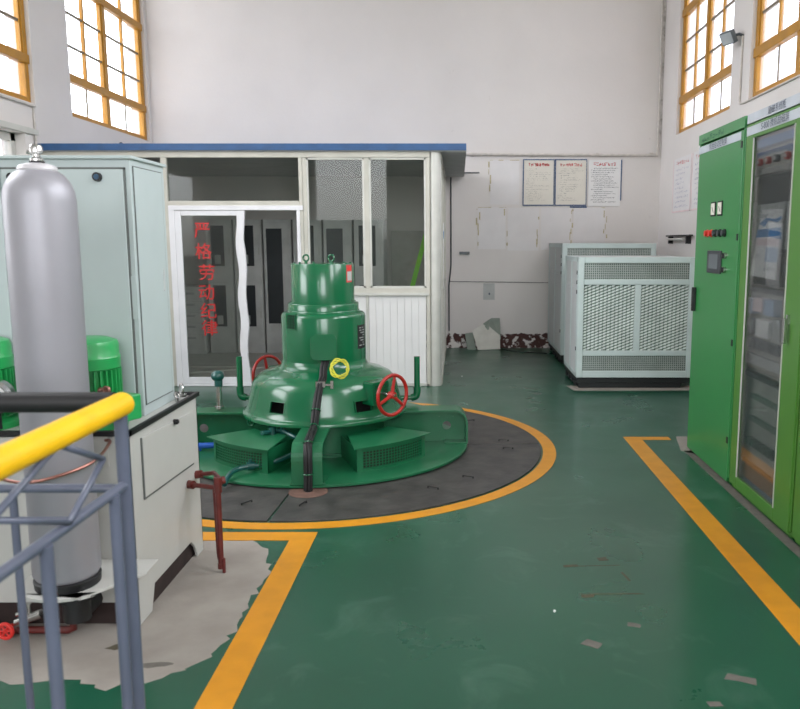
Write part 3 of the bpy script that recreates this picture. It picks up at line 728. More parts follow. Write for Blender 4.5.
mb.build('drain_pipe', M['redpipe'], tank)
# platform bracket of the gas cylinder and pipework beneath
mb = MB(); arc = [(-1.43 + .175 * math.cos(t), 2.74 + .165 * math.sin(t), .270) for t in [PI + PI * k / 16 for k in range(17)]]
mb.prism([(-1.615, TY0, .270)] + arc[0:13] + [(-1.33, 2.60, .270), (-1.18, TY0 - .12, .270), (-1.18, TY0, .270)], (0, 0, .012)); mb.box(-1.60, -1.56, TY0 - .02, TY0, .16, .27)
mb.build('support_shelf', M['tank'], tank, bevel=.002)['label'] = 'pale grey shelf carrying the gas cylinder'
mb = MB(); mb.cyl((-1.45, 2.80, .10), (-1.45, 2.80, .268), .05, 16); mb.cyl((-1.45, 2.80, .19), (-1.45, 2.80, .21), .075, 16); mb.cyl((-1.45, 2.80, .12), (-1.45, 2.95, .12), .04, 12); mb.build('check_valve', M['black'], tank)
mb = MB(); mb.tube([(-2.6, 2.86, .022), (-1.52, 2.86, .022), (-1.50, 2.86, .03), (-1.50, 2.86, .12)], .015, 12); mb.cyl((-1.50, 2.86, .1), (-1.50, 2.86, .12), .022, 10); mb.build('floor_pipe', M['redpipe'], tank)
mb = MB(); mb.M = Matrix.Translation((-1.73, 2.80, .048))
mb.ring((0, 0, 0), (.1, 1, 0), .028, .008, 24)
for k in range(6): mb.tube([(0, 0, 0), (.028 * math.cos(k * PI / 3), 0, .028 * math.sin(k * PI / 3))], .004, 6)
mb.cyl((0, -.006, 0), (0, .05, 0), .007, 8); mb.build('valve_wheel', M['led'], tank)['label'] = 'small red valve wheel'
mb = MB(); mb.cyl((-1.72, 2.86, .05), (-1.62, 2.86, .09), .018, 12); mb.cyl((-1.67, 2.86, .06), (-1.67, 2.86, .13), .012, 12); mb.cyl((-1.70, 2.83, .1), (-1.66, 2.83, .11), .008, 8); mb.build('brass_fitting', M['chrome'], tank)
mb = B(-1.46, -1.35, TY0 - .004, TY0, .66, .78); pb = mb.build('pipe_plate', M['tank'], tank, bevel=.001)
mb = MB(); mb.tube([(-1.72, 2.80, .70), (-1.62, 2.62, .725), (-1.50, 2.555, .715), (-1.40, 2.56, .722), (-1.30, 2.68, .745), (-1.33, 2.90, .762), (-1.36, TY0 - .002, .765)], .006, 8, smooth_path=5); mb.build('copper_tube', M['copper'], tank)

# control cabinet (upper)
CX1, CY0, CY1, CZ0, CZ1 = -1.335, 3.24, 3.615, TZ + .001, 1.868
cc = thing('control_cabinet', (-2.1, 3.42, CZ0), 'tall pale grey-green control cabinet standing on the oil tank behind the gas cylinder', 'cabinet')
B(-3.0, CX1, CY0 + .012, CY1, CZ0, CZ1 - .012, -3.0, CX1 + .012, CY0 - .004, CY1 + .01, CZ1 - .014, CZ1).build('body', M['cabgrey'], cc, bevel=.003)
for (a, b, kx) in ((-1.858, -1.362, -1.463), (-2.36, -1.866, -2.26)):
    d = B(a, b, CY0, CY0 + .012, CZ0 + .03, CZ1 - .055).build('door', M['cabgrey'], cc, bevel=.003)
    mb = MB(); mb.cyl((kx, CY0 - .016, 1.782), (kx, CY0 + .001, 1.782), .018, 20); mb.build('knob', M['black'], d)
    mb = MB(); mb.cyl((kx, CY0 - .018, 1.782), (kx, CY0 - .015, 1.782), .011, 20); mb.build('knob_cap', M['knobblue'], d)
mb = MB(); mb.cyl((-1.813, CY0 - .014, 1.782), (-1.813, CY0 + .001, 1.782), .016, 16); mb.build('lock', M['black'], cc)
mb = MB()
mb.box(-1.866, -1.355, CY0 + .003, CY0 + .013, CZ1 - .055, CZ1 - .047); mb.box(-1.362, -1.355, CY0 + .003, CY0 + .013, CZ0 + .03, CZ1 - .05); mb.build('door_gasket', M['seam'], cc)
sp = B(CX1, CX1 + .006, 3.275, 3.575, .835, 1.825).build('side_panel', M['cabgrey'], cc, bevel=.002)
mb = MB()
for (a, b, c, d) in ((3.27, 3.58, 1.825, 1.829), (3.27, 3.58, .831, .835), (3.27, 3.275, .83, 1.829), (3.575, 3.58, .83, 1.829)): mb.box(CX1, CX1 + .004, a, b, c, d)
mb.build('panel_seam', M['seam'], sp)
mb = MB(); mb.rbox(CX1 + .005, CX1 + .010, 3.528, 3.545, 1.30, 1.40, .006, 'x'); mb.build('recessed_handle', M['hxgrey'], sp)
B(CX1 - .02, CX1 + .001, CY0 + .004, CY0 + .014, 1.20, 1.38).build('hinge', M['cabgrey'], cc)

# pump motors standing on the tank ledge
def motor(x, label, full=True):
    t = thing('pump_motor', (x, 3.08, TZ + .001), label, 'motor', 'green pump motors on the tank')
    c = Vector((x, 3.08, 0)); Rr = .105
    mb = MB(); mb.lathe([(Rr * .95, 1.02), (Rr + .012, 1.025), (Rr + .014, 1.068), (Rr + .010, 1.074), (Rr + .010, 1.115), (Rr + .004, 1.132), (Rr - .03, 1.145), (0, 1.147)], c, 40); mb.build('fan_cowl', M['motor'], t)
    mb = MB(); mb.lathe([(0, .80), (Rr - .004, .80), (Rr - .004, 1.03), (0, 1.03)], c, 40)
    for k in range(32):
        mb.M = Matrix.Translation(c) @ Matrix.Rotation(2 * PI * k / 32, 4, 'Z'); mb.box(Rr - .01, Rr + .014, -.0025, .0025, .835, 1.02)
    mb.M = Matrix.Identity(4); mb.build('finned_casing', M['motor'], t)
    mb = MB(); mb.lathe([(0, TZ + .001), (Rr + .03, TZ + .001), (Rr + .03, .812), (Rr, .825), (0, .825)], c, 40); mb.build('foot_flange', M['motor'], t)
    if full:
        mb = MB(); mb.M = Matrix.Translation(c) @ Matrix.Rotation(R(-25), 4, 'Z'); mb.box(.09, .21, -.045, .06, .825, .925); mb.build('terminal_box', M['motor'], t, bevel=.006)
        mb = MB(); mb.cyl((x + .085, 2.975, .95), (x + .12, 2.96, .955), .012, 10); mb.ring((x + .12, 2.955, .955), (0, 1, 0), .012, .006, 16); mb.build('lifting_eye', M['copper'], t)
        mb = MB(); mb.M = Matrix.Translation(c) @ Matrix.Rotation(R(-92), 4, 'Z'); mb.box(Rr + .012, Rr + .018, -.035, .02, .90, .96); mb.build('nameplate', M['motor'], t)
    mb = MB(); mb.M = Matrix.Translation(c) @ Matrix.Rotation(R(-140 if full else -60), 4, 'Z'); mb.box(Rr + .008, Rr + .014, -.015, .015, 1.06, 1.09); mb.build('sticker', M['paper'], t)
motor(-1.475, 'bright green finned pump motor between the gas cylinder and the cabinet corner')
motor(-1.91, 'bright green pump motor left of the gas cylinder, cut by the photo edge', False)
mb = MB(); mb.M = Matrix.Translation((-1.775, 2.955, .93)) @ Matrix.Rotation(R(90), 4, 'X')
mb.lathe([(0, .03), (.055, .03), (.066, .018), (.066, -.012), (.055, -.02), (0, -.02)], (0, 0, 0), 32); t = thing('pressure_gauge', (-1.79, 2.98, TZ + .001), 'round steel pressure gauge between left motor and gas cylinder', 'gauge')
mb.build('gauge_case', M['chrome'], t)
mb = MB(); mb.cyl((-1.775, 2.95, TZ + .018), (-1.775, 2.95, .87), .010, 12); mb.build('gauge_stem', M['black'], t)
mb = MB(); mb.cyl((-1.775, 2.923, .93), (-1.775, 2.926, .93), .05, 24); mb.build('dial', M['paper'], t)

# ================================================================ GAS CYLINDER
gx, gy, gr = -1.430, 2.715, .1145
gcy = thing('gas_cylinder', (gx, gy, .283), 'tall silver gas cylinder on the shelf in front of the grey control cabinet', 'gas cylinder')
mb = MB(); mb.lathe([(0, .300), (gr * .82, .300), (gr, .335), (gr, 1.655), (gr - .003, 1.69), (gr - .014, 1.72), (gr - .034, 1.748), (gr - .06, 1.764), (.04, 1.77), (0, 1.77)], (gx, gy, 0), 64); mb.build('body', M['cyl'], gcy, sharp=60)
mb = MB(); mb.lathe([(0, .283), (gr - .004, .283), (gr - .001, .312), (gr - .01, .318), (0, .318)], (gx, gy, 0), 48); mb.build('foot_ring', M['black'], gcy)
mb = MB(); mb.lathe([(0, 1.756), (.062, 1.758), (.064, 1.764), (.058, 1.776), (.034, 1.784), (0, 1.784)], (gx, gy, 0), 40); mb.build('shoulder_collar', M['cylcap'], gcy)
mb = MB(); mb.lathe([(0, 1.782), (.024, 1.782), (.024, 1.792), (0, 1.792)], (gx, gy, 0), 24); mb.build('seal_ring', M['black'], gcy)
mb = MB(); mb.lathe([(0, 1.790), (.021, 1.790), (.021, 1.800), (.012, 1.806), (.012, 1.815), (.020, 1.82), (.021, 1.838), (.016, 1.846), (0, 1.848)], (gx, gy, 0), 24); mb.cyl((gx, gy, 1.81), (gx - .028, gy - .006, 1.822), .007, 10); mb.build('valve', M['chrome'], gcy)

# ================================================================ RAILING
rl = thing('railing', (-.83, 1.9, .001), 'slate grey steel railing with yellow and black padded handrail in the left foreground', 'railing')
mb = MB(); mb.tube([(-.838, 1.905, 1.120), (-.838, -.5, 1.120)], .030, 20); mb.sphere((-.838, 1.905, 1.120), .030)
mb.build('handrail', M['railyellow'], rl)['label'] = 'yellow foam padded handrail'
mb = MB(); mb.tube([(-.868, 1.93, 1.120), (-2.6, 1.93, 1.120)], .026, 20); mb.build('handrail', M['railblack'], rl)['label'] = 'black foam padded handrail'
def post(x, y, z1, r_=.0165, name='post'):
    mb = MB(); mb.cyl((x, y, .001), (x, y, z1), r_, 14)
    if name == 'post': mb.cyl((x, y, .001), (x, y, .008), r_ * 2.2, 16)
    mb.build(name, M['railgrey'], rl)
post(-.84, 1.90, 1.11)
mb = MB(); mb.tube([(-.84, 1.90, .915), (-.835, -.5, .925)], .0125, 12); mb.build('lower_rail', M['railgrey'], rl)
mb = MB(); mb.tube([(-.835, 1.90, .905), (-2.6, 1.90, .905)], .0115, 12); mb.build('lower_rail', M['railgrey'], rl)
for y in (1.815, 1.50, 1.19, .88, .57): post(-.83, y, .915, .0135, 'baluster')
for x in (-1.125, -1.43, -1.73, -2.03): post(x, 1.90, .905, .010, 'baluster')
post(-2.33, 1.90, 1.11)
# diamond ornament between the rails
mb = MB()
q = [(-.83, 1.574, 1.105), (-.83, 1.77, 1.018), (-.83, 1.597, .927), (-.83, 1.33, 1.03)]
for i in range(4): mb.tube([q[i], q[(i + 1) % 4]], .0075 if i != 2 else .006, 10)
mb.build('diamond_ornament', M['railgrey'], rl)
mb = MB(); q = [(-1.31, 1.90, 1.11), (-1.06, 1.90, .825), (-2.6, 1.90, .825)]
mb.tube([(-.99, 1.90, .822), (-2.6, 1.90, .822)], .008, 10); mb.build('lower_rail', M['railgrey'], rl)

# ================================================================ CONTROL BOOTH
BF = 8.17
booth = thing('control_booth', (-2.2, 9.6, .001), 'glazed white aluminium control booth with blue roof edge behind the generator', 'control booth')
BX0, BX1 = XL + .004, -.17
mb = MB(); mb.box(BX0, .085, BF - .03, YB - .01, 2.432, 2.455); mb.build('roof_underside', M['roofgrey'], booth)
mb = MB(); mb.box(BX0, .085, BF - .045, BF - .03, 2.442, 2.510); mb.box(BX0, .085, BF - .03, YB - .01, 2.456, 2.50); mb.build('roof_sheet', M['roofblue'], booth, bevel=.003)
def member(*a, name='frame_post', m='alubeige', bev=.004): return B(*a).build(name, M[m], booth, bevel=bev)
# uprights
member(-3.045, -2.985, BF, BF + .06, .002, 2.43); member(-1.635, -1.597, BF, BF + .06, .002, 2.43); member(-.965, -.915, BF + .004, BF + .055, 1.0, 2.39)
member(-1.595, -1.555, BF + .003, BF + .055, 1.0, 2.40)
mb = MB(); mb.cyl((-.238, BF + .055, .002), (-.238, BF + .055, 2.43), .062, 24); mb.build('corner_post', M['alu'], booth)
member(-.33, -.29, BF, BF + .06, .002, 2.43)
# horizontals
for (a, b, z0_, z1_) in ((BX0, -.29, 2.375, 2.432), (-2.985, -1.635, 1.885, 1.94), (-1.597, -.30, .985, 1.045)): member(a, b, BF - .004, BF + .058, z0_, z1_, name='frame_rail')
member(-1.597, -.30, BF - .02, BF + .05, .965, .995, name='window_sill', m='alu')
member(-1.597, -.30, BF, BF + .04, .002, .03, name='frame_rail', m='alu')
# cladding below the windows, ribbed
for (a, b) in ((-1.597, -.965), (-.935, -.335)):
    mb = MB(); k = 8; w_ = (b - a) / k
    for i in range(k): mb.box(a + i * w_ + .0025, a + (i + 1) * w_ - .0025, BF + .012, BF + .022, .03, .965)
    mb.box(a, b, BF + .018, BF + .026, .03, .965)
    mb.build('cladding', M['boothpanel'], booth, bevel=.0015)
member(-.965, -.935, BF + .004, BF + .035, .03, .965, name='frame_post', m='alu')
# panes
for (a, b, z0_, z1_) in ((-2.985, -1.635, 1.94, 2.375), (-1.555, -.965, 1.045, 2.375), (-.915, -.33, 1.045, 2.375)):
    B(a, b, BF + .028, BF + .033, z0_, z1_).build('pane', M['boothglass'], booth)
# window beads
mb = MB()
for (a, b, z0_, z1_) in ((-1.557, -.965, 1.045, 2.375), (-.915, -.33, 1.045, 2.375)):
    mb.box(a, a + .02, BF + .008, BF + .045, z0_, z1_); mb.box(b - .02, b, BF + .008, BF + .045, z0_, z1_); mb.box(a, b, BF + .008, BF + .045, z0_, z0_ + .02); mb.box(a, b, BF + .008, BF + .045, z1_ - .02, z1_)
mb.build('glazing_bead', M['alu'], booth)
# left end: solid panel hidden mostly by the cabinet plus a small light
member(BX0, -3.045, BF + .015, BF + .04, .002, 2.20, name='cladding', m='boothpanel'); B(BX0, -3.045, BF + .028, BF + .033, 2.24, 2.375).build('pane', M['boothglass'], booth)
member(BX0, -3.045, BF, BF + .05, 2.20, 2.24, name='frame_rail')
# right side wall of the booth
mb = MB(); mb.box(BX1 - .03, BX1 - .012, BF + .10, YB - .004, .002, 1.0); mb.box(BX1 - .03, BX1 - .012, BF + .10, 8.62, 1.0, 2.43); mb.box(BX1 - .03, BX1 - .012, 10.7, YB - .004, 1.0, 2.43); mb.build('cladding', M['boothpanel'], booth)
for y in (8.62, 9.62, 10.68, 11.13): member(BX1 - .045, BX1 + .0, y - .025, y + .025, .002, 2.43)
for z in (.02, 1.0, 2.40): member(BX1 - .04, BX1 + .002, BF + .1, YB - .004, z - .02, z + .02, name='frame_rail')
B(BX1 - .024, BX1 - .019, 8.64, 10.66, 1.02, 2.38).build('pane', M['boothglass'], booth)
# sliding door
member(-2.985, -2.925, BF - .01, BF + .05, .002, 1.885, name='door_frame', m='whitepvc'); member(-2.985, -1.597, BF - .012, BF + .05, 1.845, 1.893, name='door_frame', m='whitepvc'); member(-1.665, -1.63, BF - .01, BF + .05, .002, 1.885, name='door_frame', m='whitepvc')
member(-2.985, -1.63, BF - .012, BF + .06, .002, .03, name='door_track', m='whitepvc')
dl = B(-2.925, -2.86, BF - .004, BF + .024, .032, 1.842, -2.86, -2.28, BF - .003, BF + .024, 1.79, 1.842, -2.86, -2.28, BF - .003, BF + .024, .032, .10).build('sliding_door', M['whitepvc'], booth, bevel=.004)
# right stile wrapped in peeling tape, slightly wavy
mb = MB(); zs = [.032 + (1.81) * k / 24 for k in range(25)]; rw = random.Random(2)
xa = [-2.292 + .010 * math.sin(k * .9) + rw.uniform(-.003, .003) for k in range(25)]; xb = [-2.212 + .010 * math.sin(k * .8 + 1) + rw.uniform(-.003, .003) for k in range(25)]
for k in range(24): mb.prism([(xa[k], BF - .007, zs[k]), (xb[k], BF - .007, zs[k]), (xb[k + 1], BF - .007, zs[k + 1]), (xa[k + 1], BF - .007, zs[k + 1])], (0, .032, 0))
bmesh.ops.remove_doubles(mb.bm, verts=mb.bm.verts, dist=1e-5); mb.build('taped_stile', M['whitepvc'], dl)
B(-2.86, -2.29, BF + .008, BF + .013, .10, 1.79).build('pane', M['boothglass'], dl)
mb = MB()
for ch, x, z in (('严', -2.650, 1.630), ('格', -2.648, 1.412), ('劳', -2.620, 1.193), ('动', -2.635, .988), ('纪', -2.622, .792), ('律', -2.618, .610)):
    text_mesh(ch, .178, mb, (x, BF + .004, z), (1, 0, 0), (0, 0, 1))
    text_mesh(ch, .178, mb, (x + .005, BF + .005, z + .003), (1, 0, 0), (0, 0, 1))
mb.build('lettering', M['dooredred'], dl)['label'] = 'red characters running down the door glass'
# booth floor tiles
B(BX0, BX1 - .03, BF + .06, YB - .004, .001, .012).build('tiled_floor', M['tile'], booth)

# furniture seen through the glass
def file_cab(x0, x1, label, kind, z1=1.82, y=10.60):
    t = thing('filing_cabinet', ((x0 + x1) / 2, y + .28, .0125), label, 'cabinet', 'grey cabinets inside the booth')
    B(x0 + .006, x1 - .006, y + .02, YB - .03, .0125, z1).build('body', M['filecab'], t, bevel=.003)
    if kind == 'split':
        for (a, b) in ((1.02, 1.78), (.10, .98)):
            d = B(x0 + .014, x1 - .014, y, y + .02, a, b).build('door', M['filecab'], t, bevel=.002)
            zz0, zz1 = (a + .18, b - .04) if a > 1 else (a + .28, b - .04)
            B(x0 + .075, x1 - .11, y - .002, y, zz0, zz1).build('door_glass', M['devdark'], d)
            B(x0 + .12, x0 + .20, y - .004, y - .002, zz0 + .03, zz0 + .15).build('label_card', M['devgrey'], d)
            B(x1 - .05, x1 - .035, y - .014, y, (a + b) / 2 - .05, (a + b) / 2 + .05).build('handle', M['alu'], d)
    elif kind == 'tall':
        d = B(x0 + .014, x1 - .014, y, y + .02, .10, 1.78).build('door', M['filecab'], t, bevel=.002)
        B(x0 + .05, x1 - .13, y - .002, y, .42, 1.70).build('door_glass', M['devdark'], d)
        B(x0 + .02, x0 + .032, y - .014, y, 1.0, 1.15).build('handle', M['alu'], d)
    else:
        for k in range(5):
            z = .14 + .15 * k; d = B(x0 + .014, x1 - .014, y, y + .02, z, z + .138).build('drawer', M['filecab'], t, bevel=.002)
            B((x0 + x1) / 2 - .05, (x0 + x1) / 2 + .06, y - .008, y, z + .08, z + .11).build('label_card', M['devgrey'], d)
    return t
file_cab(-3.80, -3.42, 'low grey drawer cabinet behind the red lettering on the door glass', 'drawers', .92, 10.5)
file_cab(-3.40, -3.04, 'grey cabinet just left of the taped door edge, seen through the door glass', 'split')
file_cab(-3.03, -2.64, 'grey two-door cabinet standing right behind the taped door edge', 'split')
file_cab(-2.63, -2.24, 'grey cabinet with one tall dark glass door, seen through the open doorway', 'tall')
file_cab(-2.23, -1.83, 'grey cabinet behind the left booth window beside the generator top, with two doors', 'split')
file_cab(-1.82, -1.42, 'grey cabinet with tall dark glass door behind the left booth window', 'tall')
file_cab(-1.41, -1.0, 'grey two-door cabinet behind the middle upright of the booth windows', 'split')
mb = MB(); mb.prism([(-.60, 10.60, .92), (-.535, 10.60, .92), (-.44, 10.75, 1.72), (-.40, 10.75, 1.72)][:2] + [(-.395, 10.75, 1.60), (-.445, 10.75, 1.60)], (0, .012, 0))
mb2 = MB(); mb2.bar((-.86, 10.45, .013), (-.42, 10.95, 1.72), .062, .012, (0, 1, 0)); mb.bm.free(); tag(mb2.build('plastic_strip', M['neon']), 'lime green strip leaning inside the booth behind the right window', 'strip')
mb = MB(); mb.bar((-.50, 10.47, .013), (-.30, 10.85, 1.45), .05, .012, (0, 1, 0)); tag(mb.build('plastic_strip', M['devdark']), 'dark strip leaning beside the lime green one inside the booth', 'strip')
tag(B(-.95, -.28, 11.17, 11.2, .5, 1.68).build('notice_board', M['devlight']), 'pale board on the back wall seen through the right booth window', 'board')
tag(B(-3.45, -2.55, 9.35, 9.37, .0125, .03).build('floor_strip', M['alu']), 'pale metal strip lying on the booth floor behind the door glass', 'strip')
mb = MB(); mb.bar((-3.1, 8.9, .022), (-2.35, 9.3, .022), .02, .016); tag(mb.build('floor_strip', M['alu']), 'thin slanting metal strip on the booth floor nearer the sliding door', 'strip')
# paper notice on the outside of the booth's right wall
mb = MB(); mb.prism([(BX1 + .004, 8.75, .99), (BX1 + .004, 9.15, 1.02), (BX1 + .004, 9.15, 1.75), (BX1 + .004, 8.75, 1.72)], (.002, 0, 0)); tp = thing('notice_sheet', (BX1 + .005, 8.95, 1.0), 'white paper sheet with blue top on the booth side wall', 'notice'); mb.build('sheet', M['paper'], tp)
mb = MB(); mb.prism([(BX1 + .0065, 8.77, 1.55), (BX1 + .0065, 9.13, 1.58), (BX1 + .0065, 9.13, 1.66), (BX1 + .0065, 8.77, 1.63)], (.001, 0, 0)); mb.build('blue_band', M['bluelabel'], tp)

# ================================================================ ELECTRICAL CABINETS
FX, BXX = 1.705, 2.50
UY, UZ = Vector((0, -1, 0)), Vector((0, 0, 1))   # reading direction on their face (far to near)
def ecab(y0, y1, label, glass):
    t = thing('electrical_cabinet', ((FX + BXX) / 2, (y0 + y1) / 2, .001), label, 'electrical cabinet', 'green cabinets along the right wall')
    mb = MB(); T = .02
    fx = FX + .022
    mb.box(fx, BXX, y0 + .002, y0 + T, .001, 2.262); mb.box(fx, BXX, y1 - T, y1 - .002, .001, 2.262); mb.box(BXX - T, BXX, y0 + .002, y1 - .002, .001, 2.262)
    mb.box(fx, BXX, y0 + .002, y1 - .002, 2.24, 2.262); mb.box(fx, BXX, y0 + .002, y1 - .002, .001, .04)
    mb.box(FX + .008, fx, y0 + .002, y0 + .04, .04, 2.20); mb.box(FX + .008, fx, y1 - .04, y1 - .002, .04, 2.20)
    mb.build('body', M['cabgreen'] if not glass else M['doorgreen'], t, bevel=.002)
    return t
c1 = ecab(4.775, 5.675, 'solid green electrical cabinet with buttons and small screen, farthest along the right wall', False)
B(FX, FX + .02, 4.795, 5.655, .012, 2.185).build('door', M['cabgreen'], c1, bevel=.004)
B(FX - .002, FX + .02, 4.78, 5.672, 2.195, 2.262).build('header', M['cabgreen'], c1, bevel=.002)
B(FX - .003, FX, 4.83, 5.652, 2.130, 2.178).build('name_strip', M['strip'], c1)
rg = random.Random(11)
mb = MB(); text_mesh('机组自动控制屏', .050, mb, (FX - .0035, 5.25, 2.154), UY, UZ); mb.build('lettering', M['ink'], c1)
mb = MB(); mb.glyphs((FX - .0025, 5.60, 2.205), UY, UZ, .036, 8, .2, .048, .15, rg, (-1, 0, 0)); mb.build('lettering', M['inkdk'], c1)
for y in (5.285, 5.150):
    m_ = B(FX - .006, FX, y - .045, y + .045, 1.690, 1.785).build('panel_meter', M['black'], c1, bevel=.002)
    B(FX - .008, FX - .006, y - .035, y + .035, 1.70, 1.775).build('meter_face', M['paperwarm'], m_)
    mb = MB(); mb.bar((FX - .009, y - .02, 1.715), (FX - .009, y + .012, 1.75), .002, .003); mb.build('needle', M['inkblack'], m_)
for i, y in enumerate((5.385, 5.30, 5.215, 5.125, 5.04)):
    mb = MB(); mb.cyl((FX - .008, y, 1.578), (FX, y, 1.578), .026, 20); b_ = mb.build('push_button', M['black' if i > 1 else 'led'], c1)
    mb = MB(); mb.cyl((FX - .024, y, 1.578), (FX - .008, y, 1.578), .020, 20); mb.build('button_cap', M['led' if i < 2 else 'devdark'], b_)
    if i < 2: b_['label'] = 'red push button'
hm = B(FX - .012, FX, 5.075, 5.345, 1.315, 1.465).build('touch_screen', M['devdark'], c1, bevel=.004)
B(FX - .014, FX - .012, 5.12, 5.30, 1.345, 1.44).build('display', M['lampgrey'], hm)
for z in (1.435, 1.345):
    mb = MB(); mb.cyl((FX - .018, 5.00, z), (FX, 5.00, z), .020, 16); b_ = mb.build('selector_switch', M['chrome'], c1); mb = MB(); mb.box(FX - .03, FX - .018, 4.996, 5.004, z - .016, z + .016); mb.build('switch_lever', M['black'], b_)
B(FX - .028, FX, 5.588, 5.612, 1.03, 1.20).build('door_handle', M['black'], c1, bevel=.004)
for z in (2.10, .28, 1.55, .9): B(FX - .006, FX, 4.80, 4.82, z - .02, z + .02).build('hinge', M['black'], c1)

def glass_cabinet(y0, y1, label, detailed):
    t = ecab(y0, y1, label, True)
    ga, gb, gz0, gz1 = y0 + .215, y1 - .135, .095, 2.115
    d = B(FX, FX + .02, y0 + .02, ga, .03, 2.20, FX, FX + .02, gb, y1 - .02, .03, 2.20, FX, FX + .02, ga, gb, gz1, 2.20, FX, FX + .02, ga, gb, .03, gz0).build('glass_door', M['doorgreen'], t, bevel=.003)
    mb = MB(); mb.box(FX - .003, FX + .004, ga, ga + .008, gz0, gz1); mb.box(FX - .003, FX + .004, gb - .008, gb, gz0, gz1); mb.build('door_bead', M['alu'], d)
    B(FX + .008, FX + .012, ga, gb, gz0, gz1).build('pane', M['cabglass'], d)
    B(FX - .003, FX + .012, y0 + .03, y1 - .03, 2.205, 2.258).build('name_strip', M['strip'], t)
    B(FX - .003, FX, y0 + .03, y1 - .03, 2.135, 2.185).build('name_strip', M['strip'], t)
    mb = MB(); text_mesh('励磁系统柜', .048, mb, (FX - .0035, (y0 + y1) / 2, 2.231), UY, UZ); mb.build('lettering', M['ink'], t)
    mb = MB()
    if detailed: text_mesh('S-800 微机励磁屏', .050, mb, (FX - .0035, (y0 + y1) / 2 + .02, 2.160), UY, UZ)
    else: mb.glyphs((FX - .0035, y1 - .30, 2.143), UY, UZ, .034, 8, .08, .043, .14, rg, (-1, 0, 0))
    mb.build('lettering', M['ink'], t)
    h = B(FX - .03, FX - .012, ga - .07, ga - .045, 1.0, 1.13).build('door_handle', M['chrome'], d, bevel=.003)
    B(FX - .014, FX, ga - .068, ga - .048, 1.10, 1.15).build('handle_boss', M['chrome'], h)
    B(FX + .075, FX + .09, y0 + .03, y1 - .03, .05, 2.24).build('mounting_plate', M['devlight'], t)
    return t, d
c2, d2 = glass_cabinet(3.845, 4.765, 'green electrical cabinet with a glass door showing its devices, second from the far end', True)
c3, d3 = glass_cabinet(2.915, 3.835, 'green glass-door cabinet cut off by the right edge of the photo', False)
PX_ = FX + .075   # front face of mounting plate
def dev(y0, y1, z0, z1, depth, m, name='device', bev=.003, par=c2): return B(PX_ - depth, PX_, y0, y1, z0, z1).build(name, M[m], par, bevel=bev)
dev(3.9, 4.735, 2.055, 2.10, .05, 'bluelabel', 'cover_strip')
pn = dev(3.9, 4.72, 1.905, 2.04, .025, 'devlight', 'knob_panel')
for i, y in enumerate((4.62, 4.50, 4.38, 4.24)):
    mb = MB(); mb.cyl((PX_ - .045, y, 1.975), (PX_ - .025, y, 1.975), .022, 16); mb.build('knob', M['black' if i == 2 else 'led'], pn)
    mb = MB(); mb.cyl((PX_ - .05, y, 1.975), (PX_ - .045, y, 1.975), .010, 12); mb.build('knob_cap', M['paper'], pn)
dev(3.9, 4.74, 1.225, 1.895, .012, 'devdark', 'dark_cover')
for k in range(9): dev(4.62 - k * .062, 4.665 - k * .062, 1.48, 1.735, .03, 'devgrey', 'terminal_module')
dev(4.1, 4.66, 1.27, 1.46, .03, 'devdark', 'power_module', .015)
dev(4.68, 4.74, 1.27, 1.75, .03, 'devgrey', 'cable_duct')
for (a, b, c, d, m_) in ((4.60, 4.72, 1.10, 1.19, 'bluepale'), (4.44, 4.58, 1.12, 1.20, 'pinkpale'), (4.28, 4.42, 1.11, 1.20, 'bluepale'), (4.58, 4.70, .985, 1.07, 'lampgrey'), (4.33, 4.52, .98, 1.08, 'paper'), (4.18, 4.28, .98, 1.10, 'devgrey')): dev(a, b, c, d, .05, m_, 'relay')
for k in range(7): dev(4.655 - k * .075, 4.69 - k * .075, .90, .955, .045, 'devdark' if k % 2 else 'lampgrey', 'circuit_breaker')
dev(4.05, 4.72, .80, .86, .03, 'devgrey', 'cable_duct'); dev(4.05, 4.70, .725, .755, .04, 'devdark', 'busbar_cover')
dev(4.05, 4.60, .598, .625, .03, 'hxin', 'cable_duct'); dev(4.05, 4.60, .462, .49, .03, 'hxin', 'cable_duct')
for k in range(8): dev(4.57 - k * .062, 4.60 - k * .062, .315, .36, .04, 'devdark', 'fuse')
dev(4.0, 4.72, .10, .20, .03, 'orange', 'busbar'); dev(4.1, 4.66, .055, .085, .05, 'bluepale', 'cable_duct')
# drawing sheet resting against the inside of the glass
sh = thing('drawing_sheet', (1.728, 4.43, 1.31), 'white leaflet with a blue band stuck inside the glass cabinet door', 'leaflet')
X_ = 1.728
def ysheet(poly, m, name, off): 
    mb = MB(); mb.prism([(X_ - off, y, z) for y, z in poly], (.0015, 0, 0)); return mb.build(name, M[m], sh)
ysheet([(4.645, 1.325), (4.27, 1.315), (4.215, 1.695), (4.50, 1.70)], 'paper', 'sheet', 0)
ysheet([(4.575, 1.545), (4.24, 1.555), (4.232, 1.60), (4.555, 1.59)], 'bluelabel', 'blue_band', .001)
ysheet([(4.53, 1.625), (4.46, 1.605), (4.40, 1.64), (4.28, 1.625), (4.23, 1.645), (4.23, 1.66), (4.32, 1.645), (4.44, 1.655)], 'bluelabel', 'wave_print', .001)
ysheet([(4.43, 1.41), (4.26, 1.41), (4.25, 1.49), (4.42, 1.49)], 'bluepale', 'text_block', .001); ysheet([(4.57, 1.50), (4.26, 1.50), (4.25, 1.54), (4.56, 1.54)], 'pinkpale', 'text_block', .001)
